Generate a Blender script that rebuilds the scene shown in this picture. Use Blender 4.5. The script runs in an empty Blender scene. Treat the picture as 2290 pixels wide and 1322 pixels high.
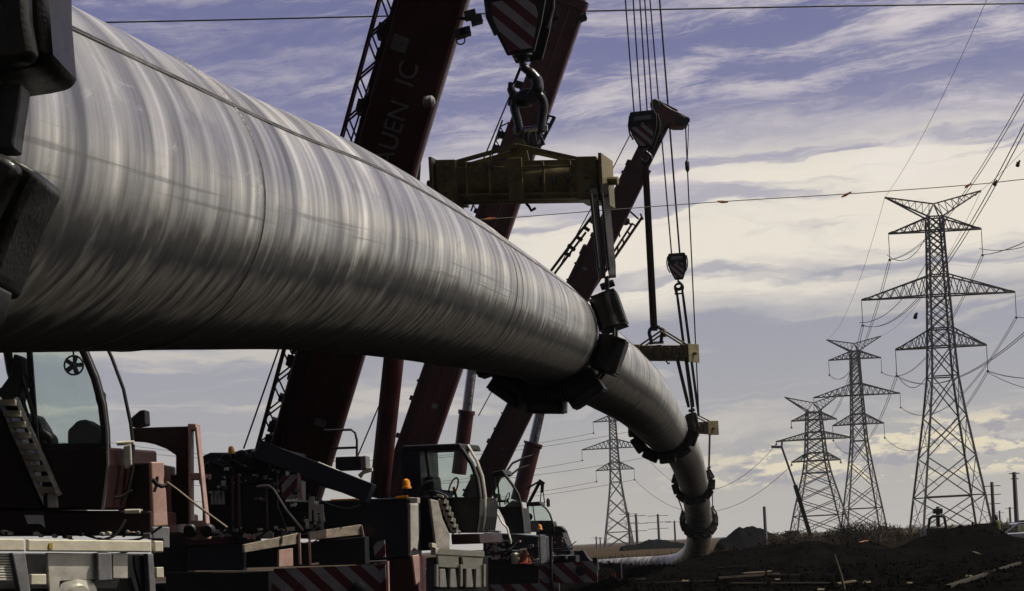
import bpy, bmesh, math, random
from mathutils import Vector as V, Matrix, noise
R = math.radians
random.seed(7)
SC = bpy.context.scene
COL = SC.collection

# ------------------------------------------------------------------ camera
FPX, CX, CY, ROLL, CAMH = 4000.0, 1145.0, 1225.0, R(3.0), 1.6
CAM = V((0, 0, CAMH))
RIGHT = V((math.cos(ROLL), 0, -math.sin(ROLL)))
UP = V((math.sin(ROLL), 0, math.cos(ROLL)))
FWD = V((0, 1, 0))
cd = bpy.data.cameras.new("camera")
cam = bpy.data.objects.new("camera", cd)
COL.objects.link(cam)
cd.sensor_width = 36.0
cd.lens = 36.0 * FPX / 2290.0
cd.shift_x = 0.0
cd.shift_y = (CY - 661.0) / 2290.0
cd.clip_start, cd.clip_end = 0.1, 9000.0
cam.matrix_world = Matrix(((RIGHT.x, UP.x, -FWD.x, CAM.x), (RIGHT.y, UP.y, -FWD.y, CAM.y),
                           (RIGHT.z, UP.z, -FWD.z, CAM.z), (0, 0, 0, 1)))
SC.camera = cam

# ------------------------------------------------------------------ light
SUN_AZ, SUN_EL = R(88.0), R(59.0)          # azimuth measured from +Y towards +X
sd = bpy.data.lights.new("sun", 'SUN')
sd.energy, sd.angle, sd.color = 5.0, R(0.5), (1.0, 0.93, 0.80)
sun = bpy.data.objects.new("sun", sd)
COL.objects.link(sun)
TOSUN = V((math.sin(SUN_AZ) * math.cos(SUN_EL), math.cos(SUN_AZ) * math.cos(SUN_EL), math.sin(SUN_EL)))
sun.rotation_euler = TOSUN.to_track_quat('Z', 'Y').to_euler()
SC.view_settings.view_transform = 'Standard'
SC.view_settings.look = 'None'
SC.view_settings.exposure = 0.0
SC.view_settings.gamma = 1.0
SC.render.film_transparent = False
SC.cycles.max_bounces = 6
SC.cycles.transparent_max_bounces = 24
SC.cycles.caustics_reflective = False
SC.cycles.caustics_refractive = False


class NT:
    """small helper around a node tree"""
    def __init__(s, tree):
        s.t = tree
        s.t.nodes.clear()

    def n(s, typ, **kw):
        nd = s.t.nodes.new(typ)
        for k, v in kw.items():
            if k.startswith('i_'):
                nd.inputs[k[2:].replace('_', ' ')].default_value = v
            else:
                setattr(nd, k, v)
        return nd

    def l(s, a, b):
        s.t.links.new(a, b)

    def val(s, x, sock):
        if isinstance(x, (int, float)):
            sock.default_value = x
        else:
            s.l(x, sock)

    def math(s, op, a, b=0.0, c=None, clamp=False):
        nd = s.t.nodes.new('ShaderNodeMath')
        nd.operation = op
        nd.use_clamp = clamp
        s.val(a, nd.inputs[0]); s.val(b, nd.inputs[1])
        if c is not None:
            s.val(c, nd.inputs[2])
        return nd.outputs[0]

    def ramp(s, fac, lo, hi, a=0.0, b=1.0):
        nd = s.t.nodes.new('ShaderNodeMapRange')
        nd.interpolation_type = 'SMOOTHSTEP'
        s.val(fac, nd.inputs[0])
        for i, x in zip((1, 2, 3, 4), (lo, hi, a, b)):
            nd.inputs[i].default_value = x
        return nd.outputs[0]

    def comb(s, x, y, z=0.0):
        nd = s.t.nodes.new('ShaderNodeCombineXYZ')
        for sock, q in zip(nd.inputs, (x, y, z)):
            s.val(q, sock)
        return nd.outputs[0]

    def noise(s, vec, scale, detail=4.0, rough=0.55, dist=0.0):
        nd = s.t.nodes.new('ShaderNodeTexNoise')
        nd.inputs['Scale'].default_value = scale
        nd.inputs['Detail'].default_value = detail
        nd.inputs['Roughness'].default_value = rough
        nd.inputs['Distortion'].default_value = dist
        if vec is not None:
            s.l(vec, nd.inputs['Vector'])
        return nd.outputs[0]

    def mix(s, fac, a, b, mode='MIX'):
        nd = s.t.nodes.new('ShaderNodeMix')
        nd.data_type = 'RGBA'
        nd.blend_type = mode
        s.val(fac, nd.inputs[0])
        for q, sock in ((a, nd.inputs[6]), (b, nd.inputs[7])):
            if isinstance(q, tuple):
                sock.default_value = (*q[:3], 1)
            else:
                s.l(q, sock)
        return nd.outputs[2]

    def cramp(s, fac, stops):
        nd = s.t.nodes.new('ShaderNodeValToRGB')
        el = nd.color_ramp.elements
        while len(el) < len(stops):
            el.new(0.5)
        for e, (p, c) in zip(el, stops):
            e.position = p
            e.color = (*c, 1)
        s.l(fac, nd.inputs[0])
        return nd.outputs[0]


def lin(r, g, b):
    f = lambda c: c / 12.92 if c <= 0.04045 else ((c + 0.055) / 1.055) ** 2.4
    return (f(r / 255), f(g / 255), f(b / 255))


# ------------------------------------------------------------------ sky
def make_world():
    w = bpy.data.worlds.new("World")
    SC.world = w
    w.use_nodes = True
    k = NT(w.node_tree)
    sky = k.n('ShaderNodeTexSky', sky_type='NISHITA', sun_disc=False)
    sky.sun_elevation = SUN_EL
    sky.sun_rotation = SUN_AZ
    sky.air_density, sky.dust_density, sky.ozone_density = 1.0, 1.5, 2.0
    tc = k.n('ShaderNodeTexCoord')
    sep = k.n('ShaderNodeSeparateXYZ')
    k.l(tc.outputs['Generated'], sep.inputs[0])
    x, y, z = sep.outputs
    az = k.math('ARCTAN2', x, y)
    hyp = k.math('MAXIMUM', k.math('SQRT', k.math('ADD', k.math('MULTIPLY', x, x), k.math('MULTIPLY', y, y))), 0.08)
    el = k.math('DIVIDE', z, hyp)
    S = 10.0                                   # the colours below are display-linear; strength is 0.1

    def c(r, g, b):
        return tuple(q * S for q in lin(r, g, b))
    # clear air behind the clouds: the physical sky pulled towards violet, paler to the horizon
    base = k.cramp(k.math('MULTIPLY', el, 2.5), [
        (0.0, lin(196, 188, 176)), (0.07, lin(182, 178, 172)), (0.18, lin(167, 166, 170)), (0.32, lin(155, 155, 168)),
        (0.50, lin(138, 137, 168)), (0.70, lin(115, 116, 155)), (1.0, lin(99, 101, 144))])
    base = k.mix(1.0, base, (S, S, S), 'MULTIPLY')
    base = k.mix(0.06, base, sky.outputs[0])
    # warp
    wv = k.comb(k.math('MULTIPLY', az, 3.0), k.math('MULTIPLY', el, 9.0))
    w1 = k.math('SUBTRACT', k.noise(wv, 2.2, 5, 0.6), 0.5)
    elw = k.math('ADD', el, k.math('MULTIPLY', w1, 0.05))
    # slight tilt of the banks
    elt = k.math('ADD', elw, k.math('MULTIPLY', az, -0.03))

    def band(e, lo0, lo1, hi0, hi1):
        return k.math('MULTIPLY', k.ramp(e, lo0, lo1), k.ramp(e, hi0, hi1, 1.0, 0.0))
    # thick cream bank in the middle right
    n1 = k.noise(k.comb(k.math('MULTIPLY', az, 4.0), k.math('MULTIPLY', elt, 26.0), 3.1), 1.0, 7, 0.58, 0.6)
    azr = k.ramp(az, -0.10, 0.05, 0.40, 1.05)
    bank = k.math('MULTIPLY', band(elt, 0.112, 0.136, 0.192, 0.238), azr)
    m1 = k.math('MULTIPLY', bank, k.ramp(n1, 0.28, 0.50, 0.35, 1.0))
    # violet gaps inside the bank
    n1b = k.noise(k.comb(k.math('MULTIPLY', az, 5.0), k.math('MULTIPLY', elt, 60.0), 9.7), 1.0, 4, 0.5, 0.3)
    m1 = k.math('MULTIPLY', m1, k.ramp(n1b, 0.34, 0.46, 0.30, 1.0))
    # high cirrus, fine and combed
    ang = k.math('ADD', el, k.math('MULTIPLY', az, -0.10))
    cv = k.comb(k.math('MULTIPLY', k.math('ADD', az, k.math('MULTIPLY', el, 1.3)), 9.0),
                k.math('MULTIPLY', k.math('ADD', ang, k.math('MULTIPLY', w1, 0.03)), 58.0), 5.0)
    n2 = k.noise(cv, 1.0, 10, 0.70, 0.35)
    n2m = k.noise(k.comb(k.math('MULTIPLY', az, 5.0), k.math('MULTIPLY', el, 15.0), 1.3), 1.0, 3, 0.5)
    hi = k.math('MULTIPLY', k.ramp(el, 0.16, 0.215), k.ramp(az, -0.16, 0.16, 0.55, 1.05))
    m2 = k.math('MULTIPLY', k.math('MULTIPLY', k.ramp(n2, 0.42, 0.68), k.ramp(n2m, 0.36, 0.60, 0.15, 1.0)), hi)
    # streaks lower down on the left, thin
    n3 = k.noise(k.comb(k.math('MULTIPLY', az, 7.0), k.math('MULTIPLY', elw, 62.0), 7.7), 1.0, 5, 0.55, 0.3)
    m3 = k.math('MULTIPLY', k.ramp(n3, 0.50, 0.68), k.math('MULTIPLY', band(elw, 0.02, 0.05, 0.115, 0.14), 0.85))
    # small cumulus just above the horizon
    n4 = k.noise(k.comb(k.math('MULTIPLY', az, 34.0), k.math('MULTIPLY', el, 84.0), 2.2), 1.0, 7, 0.62, 0.25)
    top = k.math('ADD', 0.040, k.math('MULTIPLY', k.ramp(az, 0.08, 0.30), 0.016))
    cb = k.math('MULTIPLY', k.ramp(k.math('SUBTRACT', el, top), -0.002, 0.012, 1.0, 0.0), k.ramp(el, 0.024, 0.030))
    m4 = k.math('MULTIPLY', k.ramp(n4, 0.44, 0.49), k.math('MULTIPLY', cb, k.ramp(az, 0.06, 0.15, 0.05, 1.0)))
    n4s = k.noise(k.comb(k.math('MULTIPLY', az, 34.0), k.math('MULTIPLY', k.math('ADD', el, 0.005), 84.0), 2.2), 1.0, 7, 0.62, 0.25)
    body = k.ramp(n4s, 0.45, 0.58)
    col = k.mix(k.math('MULTIPLY', m1, 0.95, clamp=True), base, c(234, 226, 212))
    col = k.mix(k.math('MULTIPLY', m2, 0.85, clamp=True), col, c(216, 207, 208))
    col = k.mix(k.math('MULTIPLY', m3, 0.9, clamp=True), col, c(206, 198, 188))
    cum = k.mix(body, c(234, 222, 192), c(160, 157, 164))
    col = k.mix(k.math('MULTIPLY', m4, 0.92, clamp=True), col, cum)
    pd = k.math('ADD', k.math('POWER', k.math('DIVIDE', k.math('SUBTRACT', az, 0.228), 0.026), 2.0), k.math('POWER', k.math('DIVIDE', k.math('SUBTRACT', el, 0.199), 0.013), 2.0))
    n5 = k.noise(k.comb(k.math('MULTIPLY', az, 55.0), k.math('MULTIPLY', el, 70.0), 4.4), 1.0, 7, 0.65, 0.3)
    m5 = k.math('MULTIPLY', k.ramp(k.math('ADD', pd, k.math('MULTIPLY', k.math('SUBTRACT', n5, 0.5), -2.4)), 0.2, 1.3, 1.0, 0.0), 0.6)
    col = k.mix(m5, col, c(236, 228, 220))
    # added dimming of the unseen sky behind the viewer, to deepen shade; earth below
    dark = k.ramp(y, -0.10, 0.45, 0.16, 1.0)
    col = k.mix(1.0, col, k.comb(dark, dark, dark), 'MULTIPLY')
    # added unseen glow on the sun's side, right of view, to brighten the pipe
    dt = k.n('ShaderNodeVectorMath', operation='DOT_PRODUCT')
    k.l(tc.outputs['Generated'], dt.inputs[0])
    dt.inputs[1].default_value = tuple(V((math.sin(SUN_AZ), math.cos(SUN_AZ), 0.50)).normalized())
    gl = k.math('MULTIPLY', k.math('POWER', k.math('MAXIMUM', dt.outputs['Value'], 0.0), 5.0), 16.0)
    col = k.mix(1.0, col, k.comb(gl, k.math('MULTIPLY', gl, 0.95), k.math('MULTIPLY', gl, 0.86)), 'ADD')
    low = k.ramp(z, -0.02, 0.0, 0.12, 1.0)
    col = k.mix(1.0, col, k.comb(low, low, low), 'MULTIPLY')
    bg = k.n('ShaderNodeBackground')
    bg.inputs['Strength'].default_value = 0.1
    out = k.n('ShaderNodeOutputWorld')
    k.l(col, bg.inputs[0])
    k.l(bg.outputs[0], out.inputs[0])


make_world()

# ------------------------------------------------------------------ materials
MATS = {}


def mat(name, col, rough=0.5, metal=0.0, var=0.25, scale=6.0, bump=0.0, spec=0.5, coat=0.0, dust=0.0, dustcol=(0.16, 0.13, 0.10)):
    if name in MATS:
        return MATS[name]
    m = bpy.data.materials.new(name)
    m.use_nodes = True
    k = NT(m.node_tree)
    p = k.n('ShaderNodeBsdfPrincipled')
    o = k.n('ShaderNodeOutputMaterial')
    k.l(p.outputs[0], o.inputs[0])
    tc = k.n('ShaderNodeTexCoord').outputs['Object']
    n = k.noise(tc, scale, 6, 0.62)
    n2 = k.noise(tc, scale * 7.3, 3, 0.6)
    f = k.math('ADD', k.math('MULTIPLY', n, 0.7), k.math('MULTIPLY', n2, 0.3))
    a = tuple(c * (1 - var) for c in col)
    b = tuple(min(1, c * (1 + var)) for c in col)
    cc = k.mix(k.ramp(f, 0.3, 0.7), a, b)
    if dust > 0:
        dn = k.noise(tc, scale * 0.6, 8, 0.7)
        cc = k.mix(k.math('MULTIPLY', k.ramp(dn, 0.48, 0.72), dust), cc, dustcol)
    k.l(cc, p.inputs['Base Color'])
    k.l(k.ramp(n, 0.25, 0.75, max(0.05, rough - 0.12), min(1, rough + 0.15)), p.inputs['Roughness'])
    p.inputs['Metallic'].default_value = metal
    p.inputs['Specular IOR Level'].default_value = spec
    p.inputs['Coat Weight'].default_value = coat
    if bump > 0:
        bn = k.n('ShaderNodeBump')
        bn.inputs['Strength'].default_value = bump
        bn.inputs['Distance'].default_value = 0.02
        k.l(n2, bn.inputs['Height'])
        k.l(bn.outputs[0], p.inputs['Normal'])
    MATS[name] = m
    return m


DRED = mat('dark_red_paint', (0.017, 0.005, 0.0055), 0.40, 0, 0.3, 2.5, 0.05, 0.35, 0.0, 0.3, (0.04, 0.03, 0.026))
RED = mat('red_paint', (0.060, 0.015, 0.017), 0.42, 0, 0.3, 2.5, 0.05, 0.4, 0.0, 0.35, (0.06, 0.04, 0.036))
REDB = mat('red_paint_lit', (0.42, 0.26, 0.22), 0.40, 0, 0.25, 5, 0.05, 0.5, 0, 0.4, (0.45, 0.36, 0.30))  # paler copy of the red, sunlight on side faces put into the colour
BLACK = mat('black_steel', (0.014, 0.014, 0.016), 0.5, 0, 0.4, 5, 0.1, 0.35, 0, 0.3, (0.05, 0.045, 0.04))
NAVY = mat('navy_paint', (0.012, 0.015, 0.024), 0.38, 0, 0.3, 3, 0.03, 0.45)
RUBBER = mat('rubber', (0.012, 0.012, 0.012), 0.8, 0, 0.4, 9, 0.2, 0.25, 0, 0.5, (0.05, 0.045, 0.04))
ROLLER = mat('roller_urethane', (0.005, 0.0045, 0.004), 0.38, 0, 0.5, 7, 0.12, 0.3, 0, 0.4, (0.018, 0.015, 0.010))
ALU = mat('aluminium', (0.48, 0.455, 0.40), 0.42, 0.35, 0.2, 7, 0.08, 0.5, 0, 0.4, (0.22, 0.20, 0.17))
CREAM = mat('cream_paint', (0.56, 0.52, 0.41), 0.45, 0, 0.15, 9, 0.05, 0.5, 0, 0.3, (0.35, 0.30, 0.22))
GREY = mat('grey_paint', (0.16, 0.16, 0.17), 0.5, 0, 0.3, 6, 0.05, 0.4, 0, 0.3)
YELLOW = mat('worn_yellow_paint', (0.125, 0.103, 0.046), 0.55, 0, 0.45, 3.5, 0.15, 0.35, 0, 0.75, (0.05, 0.042, 0.03))
CHROME = mat('chrome_rod', (0.34, 0.33, 0.37), 0.22, 1.0, 0.1, 5)
FORGED = mat('forged_steel', (0.030, 0.030, 0.034), 0.32, 0.6, 0.3, 6, 0.05)
CABLE = mat('steel_cable', (0.020, 0.020, 0.024), 0.5, 0.3, 0.3, 12)
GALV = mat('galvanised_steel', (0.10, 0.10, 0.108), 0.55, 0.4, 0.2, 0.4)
GALVF = mat('galvanised_steel_far', (0.16, 0.16, 0.175), 0.6, 0.3, 0.2, 0.4)  # paler copy for the far pylon, distance haze put into the colour
WIREM = mat('conductor', (0.045, 0.045, 0.05), 0.5, 0.5, 0.2, 2)
AMBER = mat('amber_lens', (0.70, 0.26, 0.015), 0.2, 0, 0.1, 9, 0, 0.6)
ORANGE = mat('orange_cloth', (0.62, 0.20, 0.04), 0.7, 0, 0.2, 9)
CONE = mat('orange_plastic', (0.24, 0.045, 0.02), 0.6, 0, 0.2, 9)
WOOD = mat('weathered_wood', (0.030, 0.024, 0.018), 0.8, 0, 0.5, 5, 0.3, 0.1, 0, 0.6, (0.012, 0.010, 0.009))
PALE = mat('pale_wood', (0.11, 0.09, 0.06), 0.8, 0, 0.4, 5, 0.3, 0.1, 0, 0.5, (0.03, 0.025, 0.02))
TWIG = mat('dry_twig', (0.040, 0.030, 0.022), 0.9, 0, 0.4, 3, 0, 0.05)
LEAFD = mat('dry_leaf', (0.062, 0.046, 0.033), 0.9, 0, 0.5, 1.3, 0, 0.05)
LEAFB = mat('dark_leaf', (0.026, 0.024, 0.019), 0.9, 0, 0.5, 1.3, 0, 0.05)
GRASS = mat('dry_grass', (0.10, 0.075, 0.045), 0.9, 0, 0.5, 0.6, 0, 0.05)
HEAP = mat('spoil_soil', (0.005, 0.005, 0.006), 0.95, 0, 0.5, 1.2, 0.8, 0.0)
SOIL = mat('black_soil', (0.0035, 0.003, 0.0027), 0.95, 0, 0.55, 1.4, 0.8, 0.0, 0, 0.12, (0.015, 0.012, 0.010))
SKIN = mat('skin', (0.30, 0.17, 0.12), 0.6, 0, 0.1, 9)
CLOTH = mat('dark_cloth', (0.018, 0.018, 0.022), 0.9, 0, 0.3, 9)
HIVIS = mat('hi_vis_cloth', (0.06, 0.08, 0.015), 0.8, 0, 0.2, 9)
CARW = mat('car_white', (0.26, 0.26, 0.32), 0.25, 0, 0.05, 2, 0, 0.5, 0.5)
BIRD = mat('feather', (0.02, 0.02, 0.022), 0.8, 0, 0.3, 9)
WHITEL = mat('white_lettering', (0.20, 0.19, 0.20), 0.5, 0, 0.3, 3, 0, 0.4, 0, 0.6, (0.07, 0.03, 0.03))
BLACKL = mat('black_lettering', (0.010, 0.010, 0.010), 0.6, 0, 0.3, 3)


def glass_mat():
    m = bpy.data.materials.new('tinted_glass')
    m.use_nodes = True
    k = NT(m.node_tree)
    o = k.n('ShaderNodeOutputMaterial')
    tr = k.n('ShaderNodeBsdfTransparent')
    tr.inputs[0].default_value = (0.86, 0.925, 0.895, 1)
    gl = k.n('ShaderNodeBsdfGlossy')
    gl.inputs['Roughness'].default_value = 0.03
    gl.inputs[0].default_value = (0.9, 0.95, 0.95, 1)
    di = k.n('ShaderNodeBsdfDiffuse')
    di.inputs[0].default_value = (0.12, 0.14, 0.13, 1)
    fr = k.n('ShaderNodeFresnel')
    fr.inputs[0].default_value = 1.5
    tc = k.n('ShaderNodeTexCoord').outputs['Object']
    d = k.ramp(k.noise(tc, 3.0, 6, 0.6), 0.4, 0.75, 0.0, 0.06)
    m1 = k.n('ShaderNodeMixShader'); m2 = k.n('ShaderNodeMixShader')
    k.l(d, m1.inputs[0]); k.l(tr.outputs[0], m1.inputs[1]); k.l(di.outputs[0], m1.inputs[2])
    k.l(fr.outputs[0], m2.inputs[0]); k.l(m1.outputs[0], m2.inputs[1]); k.l(gl.outputs[0], m2.inputs[2])
    k.l(m2.outputs[0], o.inputs[0])
    return m


GLASS = glass_mat()


def stripe_mat(name, period, x0, sign=1.0, red=(0.085, 0.012, 0.014), white=(0.26, 0.25, 0.26)):
    """diagonal warning stripes in the object's own coordinates, folded about x0 into a chevron"""
    m = bpy.data.materials.new(name)
    m.use_nodes = True
    k = NT(m.node_tree)
    p = k.n('ShaderNodeBsdfPrincipled')
    o = k.n('ShaderNodeOutputMaterial')
    k.l(p.outputs[0], o.inputs[0])
    tc = k.n('ShaderNodeTexCoord').outputs['Object']
    sp = k.n('ShaderNodeSeparateXYZ')
    k.l(tc, sp.inputs[0])
    ax = k.math('ABSOLUTE', k.math('SUBTRACT', sp.outputs[0], x0))
    v = k.math('ADD', k.math('MULTIPLY', sp.outputs[2], 1.0), k.math('MULTIPLY', ax, -1.0 * sign))
    fr = k.math('FRACT', k.math('DIVIDE', v, period))
    st = k.math('GREATER_THAN', fr, 0.5)
    n = k.noise(tc, 6, 7, 0.65)
    cc = k.mix(st, red, white)
    cc = k.mix(k.ramp(n, 0.5, 0.75, 0, 0.6), cc, (0.05, 0.045, 0.04))
    k.l(cc, p.inputs['Base Color'])
    p.inputs['Roughness'].default_value = 0.5
    return m


def pipe_mat():
    m = bpy.data.materials.new('coated_pipe_steel')
    m.use_nodes = True
    k = NT(m.node_tree)
    p = k.n('ShaderNodeBsdfPrincipled')
    o = k.n('ShaderNodeOutputMaterial')
    k.l(p.outputs[0], o.inputs[0])
    uv = k.n('ShaderNodeUVMap').outputs[0]
    sp = k.n('ShaderNodeSeparateXYZ')
    k.l(uv, sp.inputs[0])
    s, th = sp.outputs[0], sp.outputs[1]         # metres along, turns around (0 = top)
    sw = k.math('ADD', s, k.math('MULTIPLY', th, 0.45))     # spiral lean of the wrap
    a1 = k.noise(k.comb(k.math('MULTIPLY', sw, 3.6), k.math('MULTIPLY', th, 2.6), 0.0), 1.0, 4, 0.52)
    a2 = k.noise(k.comb(k.math('MULTIPLY', sw, 9.0), k.math('MULTIPLY', th, 4.0), 4.0), 1.0, 3, 0.5)
    a3 = k.noise(k.comb(k.math('MULTIPLY', sw, 60.0), k.math('MULTIPLY', th, 14.0), 8.0), 1.0, 3, 0.6)
    pat = k.noise(k.comb(k.math('MULTIPLY', s, 0.8), k.math('MULTIPLY', th, 7.0), 2.0), 1.0, 6, 0.6)
    f = k.math('ADD', k.math('ADD', k.math('MULTIPLY', a1, 0.52), k.math('MULTIPLY', a2, 0.41)), k.math('MULTIPLY', a3, 0.07))
    cc = k.cramp(f, [(0.37, (0.11, 0.108, 0.115)), (0.46, (0.28, 0.272, 0.262)), (0.545, (0.49, 0.475, 0.44)), (0.64, (0.92, 0.885, 0.82))])
    cc = k.mix(k.math('MULTIPLY', k.ramp(pat, 0.45, 0.7), 0.35), cc, (0.22, 0.22, 0.25))
    gr = k.noise(k.comb(k.math('MULTIPLY', s, 70.0), k.math('MULTIPLY', th, 320.0), 3.0), 1.0, 4, 0.7)
    cc = k.mix(k.ramp(gr, 0.56, 0.74, 0.0, 0.45), cc, (0.12, 0.115, 0.11))
    blot = k.noise(k.comb(k.math('MULTIPLY', s, 1.7), k.math('MULTIPLY', th, 16.0), 12.0), 1.0, 8, 0.72, 0.8)
    cc = k.mix(k.ramp(blot, 0.54, 0.66, 0.0, 0.38), cc, (0.13, 0.13, 0.15))
    cc = k.mix(k.ramp(blot, 0.40, 0.30, 0.0, 0.35), cc, (0.86, 0.84, 0.80))
    # scuffed length marks along the side (roller tracks)
    tr = k.noise(k.comb(k.math('MULTIPLY', s, 0.35), k.math('MULTIPLY', th, 150.0), 1.0), 1.0, 3, 0.5)
    trm = k.math('MULTIPLY', k.ramp(tr, 0.56, 0.66), k.math('MULTIPLY', k.ramp(th, 0.245, 0.265), k.ramp(th, 0.30, 0.32, 1.0, 0.0)))
    cc = k.mix(k.math('MULTIPLY', trm, 0.55), cc, (0.10, 0.09, 0.075))
    # dried mud, splashed on the flank; shade painted in underneath
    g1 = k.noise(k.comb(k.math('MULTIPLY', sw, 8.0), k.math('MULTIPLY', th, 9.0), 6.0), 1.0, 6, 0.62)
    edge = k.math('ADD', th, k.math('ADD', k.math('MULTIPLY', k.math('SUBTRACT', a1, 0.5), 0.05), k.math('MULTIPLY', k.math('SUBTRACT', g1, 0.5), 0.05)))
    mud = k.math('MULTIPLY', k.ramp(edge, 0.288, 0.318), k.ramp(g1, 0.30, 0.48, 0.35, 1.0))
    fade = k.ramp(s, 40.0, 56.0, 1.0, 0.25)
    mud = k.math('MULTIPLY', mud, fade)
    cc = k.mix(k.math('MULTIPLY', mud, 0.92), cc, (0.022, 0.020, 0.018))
    g2 = k.noise(k.comb(k.math('MULTIPLY', k.math('ADD', s, k.math('MULTIPLY', th, 1.5)), 11.0), k.math('MULTIPLY', th, 8.0), 16.0), 1.0, 7, 0.66)
    pale = k.math('MULTIPLY', k.math('MULTIPLY', k.ramp(edge, 0.335, 0.358), k.ramp(edge, 0.395, 0.42, 1.0, 0.0)), k.ramp(g2, 0.36, 0.66))
    cc = k.mix(k.math('MULTIPLY', pale, 0.8), cc, (0.40, 0.365, 0.30))
    under_shade = k.math('MULTIPLY', k.ramp(edge, 0.40, 0.43), k.ramp(edge, 0.62, 0.66, 1.0, 0.0))  # near-black underside band: shade put into the colour
    cc = k.mix(k.math('MULTIPLY', k.math('MULTIPLY', under_shade, fade), k.ramp(g2, 0.3, 0.6, 0.92, 0.6)), cc, (0.022, 0.020, 0.018))
    k.l(cc, p.inputs['Base Color'])
    k.l(k.ramp(mud, 0.0, 1.0, 0.62, 0.0), p.inputs['Metallic'])
    r = k.math('ADD', k.ramp(a2, 0.3, 0.7, 0.40, 0.26), k.math('MULTIPLY', mud, 0.3))
    k.l(r, p.inputs['Roughness'])
    bn = k.n('ShaderNodeBump')
    bn.inputs['Strength'].default_value = 0.35
    bn.inputs['Distance'].default_value = 0.012
    k.l(k.math('ADD', k.math('MULTIPLY', a2, 0.8), k.math('MULTIPLY', a1, 1.2)), bn.inputs['Height'])
    k.l(bn.outputs[0], p.inputs['Normal'])
    return m


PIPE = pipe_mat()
WELD = mat('weld_bead', (0.12, 0.115, 0.11), 0.45, 0.5, 0.4, 9, 0.2)


def ground_mat():
    m = bpy.data.materials.new('earth')
    m.use_nodes = True
    k = NT(m.node_tree)
    p = k.n('ShaderNodeBsdfPrincipled')
    o = k.n('ShaderNodeOutputMaterial')
    k.l(p.outputs[0], o.inputs[0])
    tc = k.n('ShaderNodeTexCoord').outputs['Object']
    sp = k.n('ShaderNodeSeparateXYZ')
    k.l(tc, sp.inputs[0])
    n = k.noise(tc, 0.9, 8, 0.68)
    n2 = k.noise(tc, 0.05, 4, 0.5)
    n3 = k.noise(tc, 7.0, 5, 0.65)
    soil = k.mix(k.ramp(n, 0.35, 0.7), (0.0018, 0.0016, 0.0015), (0.0055, 0.0047, 0.0042))
    soil = k.mix(k.ramp(n3, 0.62, 0.75, 0, 0.5), soil, (0.018, 0.015, 0.012))
    fld = k.mix(k.ramp(n, 0.3, 0.7), (0.028, 0.022, 0.015), (0.058, 0.045, 0.030))
    fld = k.mix(k.ramp(n2, 0.45, 0.6, 0, 0.6), fld, (0.045, 0.028, 0.022))
    yy = k.math('ADD', sp.outputs[1], k.math('MULTIPLY', k.math('SUBTRACT', n2, 0.5), 12.0))
    cc = k.mix(k.ramp(yy, 100, 106), soil, fld)
    k.l(cc, p.inputs['Base Color'])
    p.inputs['Roughness'].default_value = 0.95
    p.inputs['Specular IOR Level'].default_value = 0.0
    bn = k.n('ShaderNodeBump')
    bn.inputs['Strength'].default_value = 0.8
    bn.inputs['Distance'].default_value = 0.15
    k.l(n, bn.inputs['Height'])
    k.l(bn.outputs[0], p.inputs['Normal'])
    return m


EARTH = ground_mat()

def cloth_mat(name, col):
    m = bpy.data.materials.new(name)
    m.use_nodes = True
    k = NT(m.node_tree)
    o = k.n('ShaderNodeOutputMaterial')
    d = k.n('ShaderNodeBsdfDiffuse'); t = k.n('ShaderNodeBsdfTranslucent'); mx = k.n('ShaderNodeMixShader')
    tc = k.n('ShaderNodeTexCoord').outputs['Object']
    cc = k.mix(k.noise(tc, 20.0, 4), tuple(c * .7 for c in col), col)
    k.l(cc, d.inputs[0]); k.l(cc, t.inputs[0])
    mx.inputs[0].default_value = 0.5
    k.l(d.outputs[0], mx.inputs[1]); k.l(t.outputs[0], mx.inputs[2]); k.l(mx.outputs[0], o.inputs[0])
    return m


ORANGE = cloth_mat('orange_flag_cloth', (0.80, 0.36, 0.12))

# ------------------------------------------------------------------ geometry helpers
def ray(px, py):
    return (px - CX) / FPX * RIGHT + (CY - py) / FPX * UP + FWD


def at(px, py, d):
    """the point seen at photo pixel (px, py), d metres ahead"""
    return CAM + ray(px, py) * d


class Frame:
    """vertical plane of a machine's side: through at(px,py,d), turned by yaw (nose towards the viewer)"""
    def __init__(s, px, py, d, yaw=0.0):
        a = R(yaw)
        s.o = at(px, py, d)
        s.n = V((-math.sin(a), -math.cos(a), 0))
        s.away = -s.n
        s.u = V((math.cos(a), -math.sin(a), 0))

    def p(s, px, py, back=0.0):
        r = ray(px, py)
        t = (s.o + s.away * back - CAM).dot(s.n) / r.dot(s.n)
        return CAM + r * t

    def pts(s, poly, back=0.0):
        return [s.p(x, y, back) for x, y in poly]


def kids_loc(parent):
    return V(parent.location) if parent is not None else V((0, 0, 0))


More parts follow.
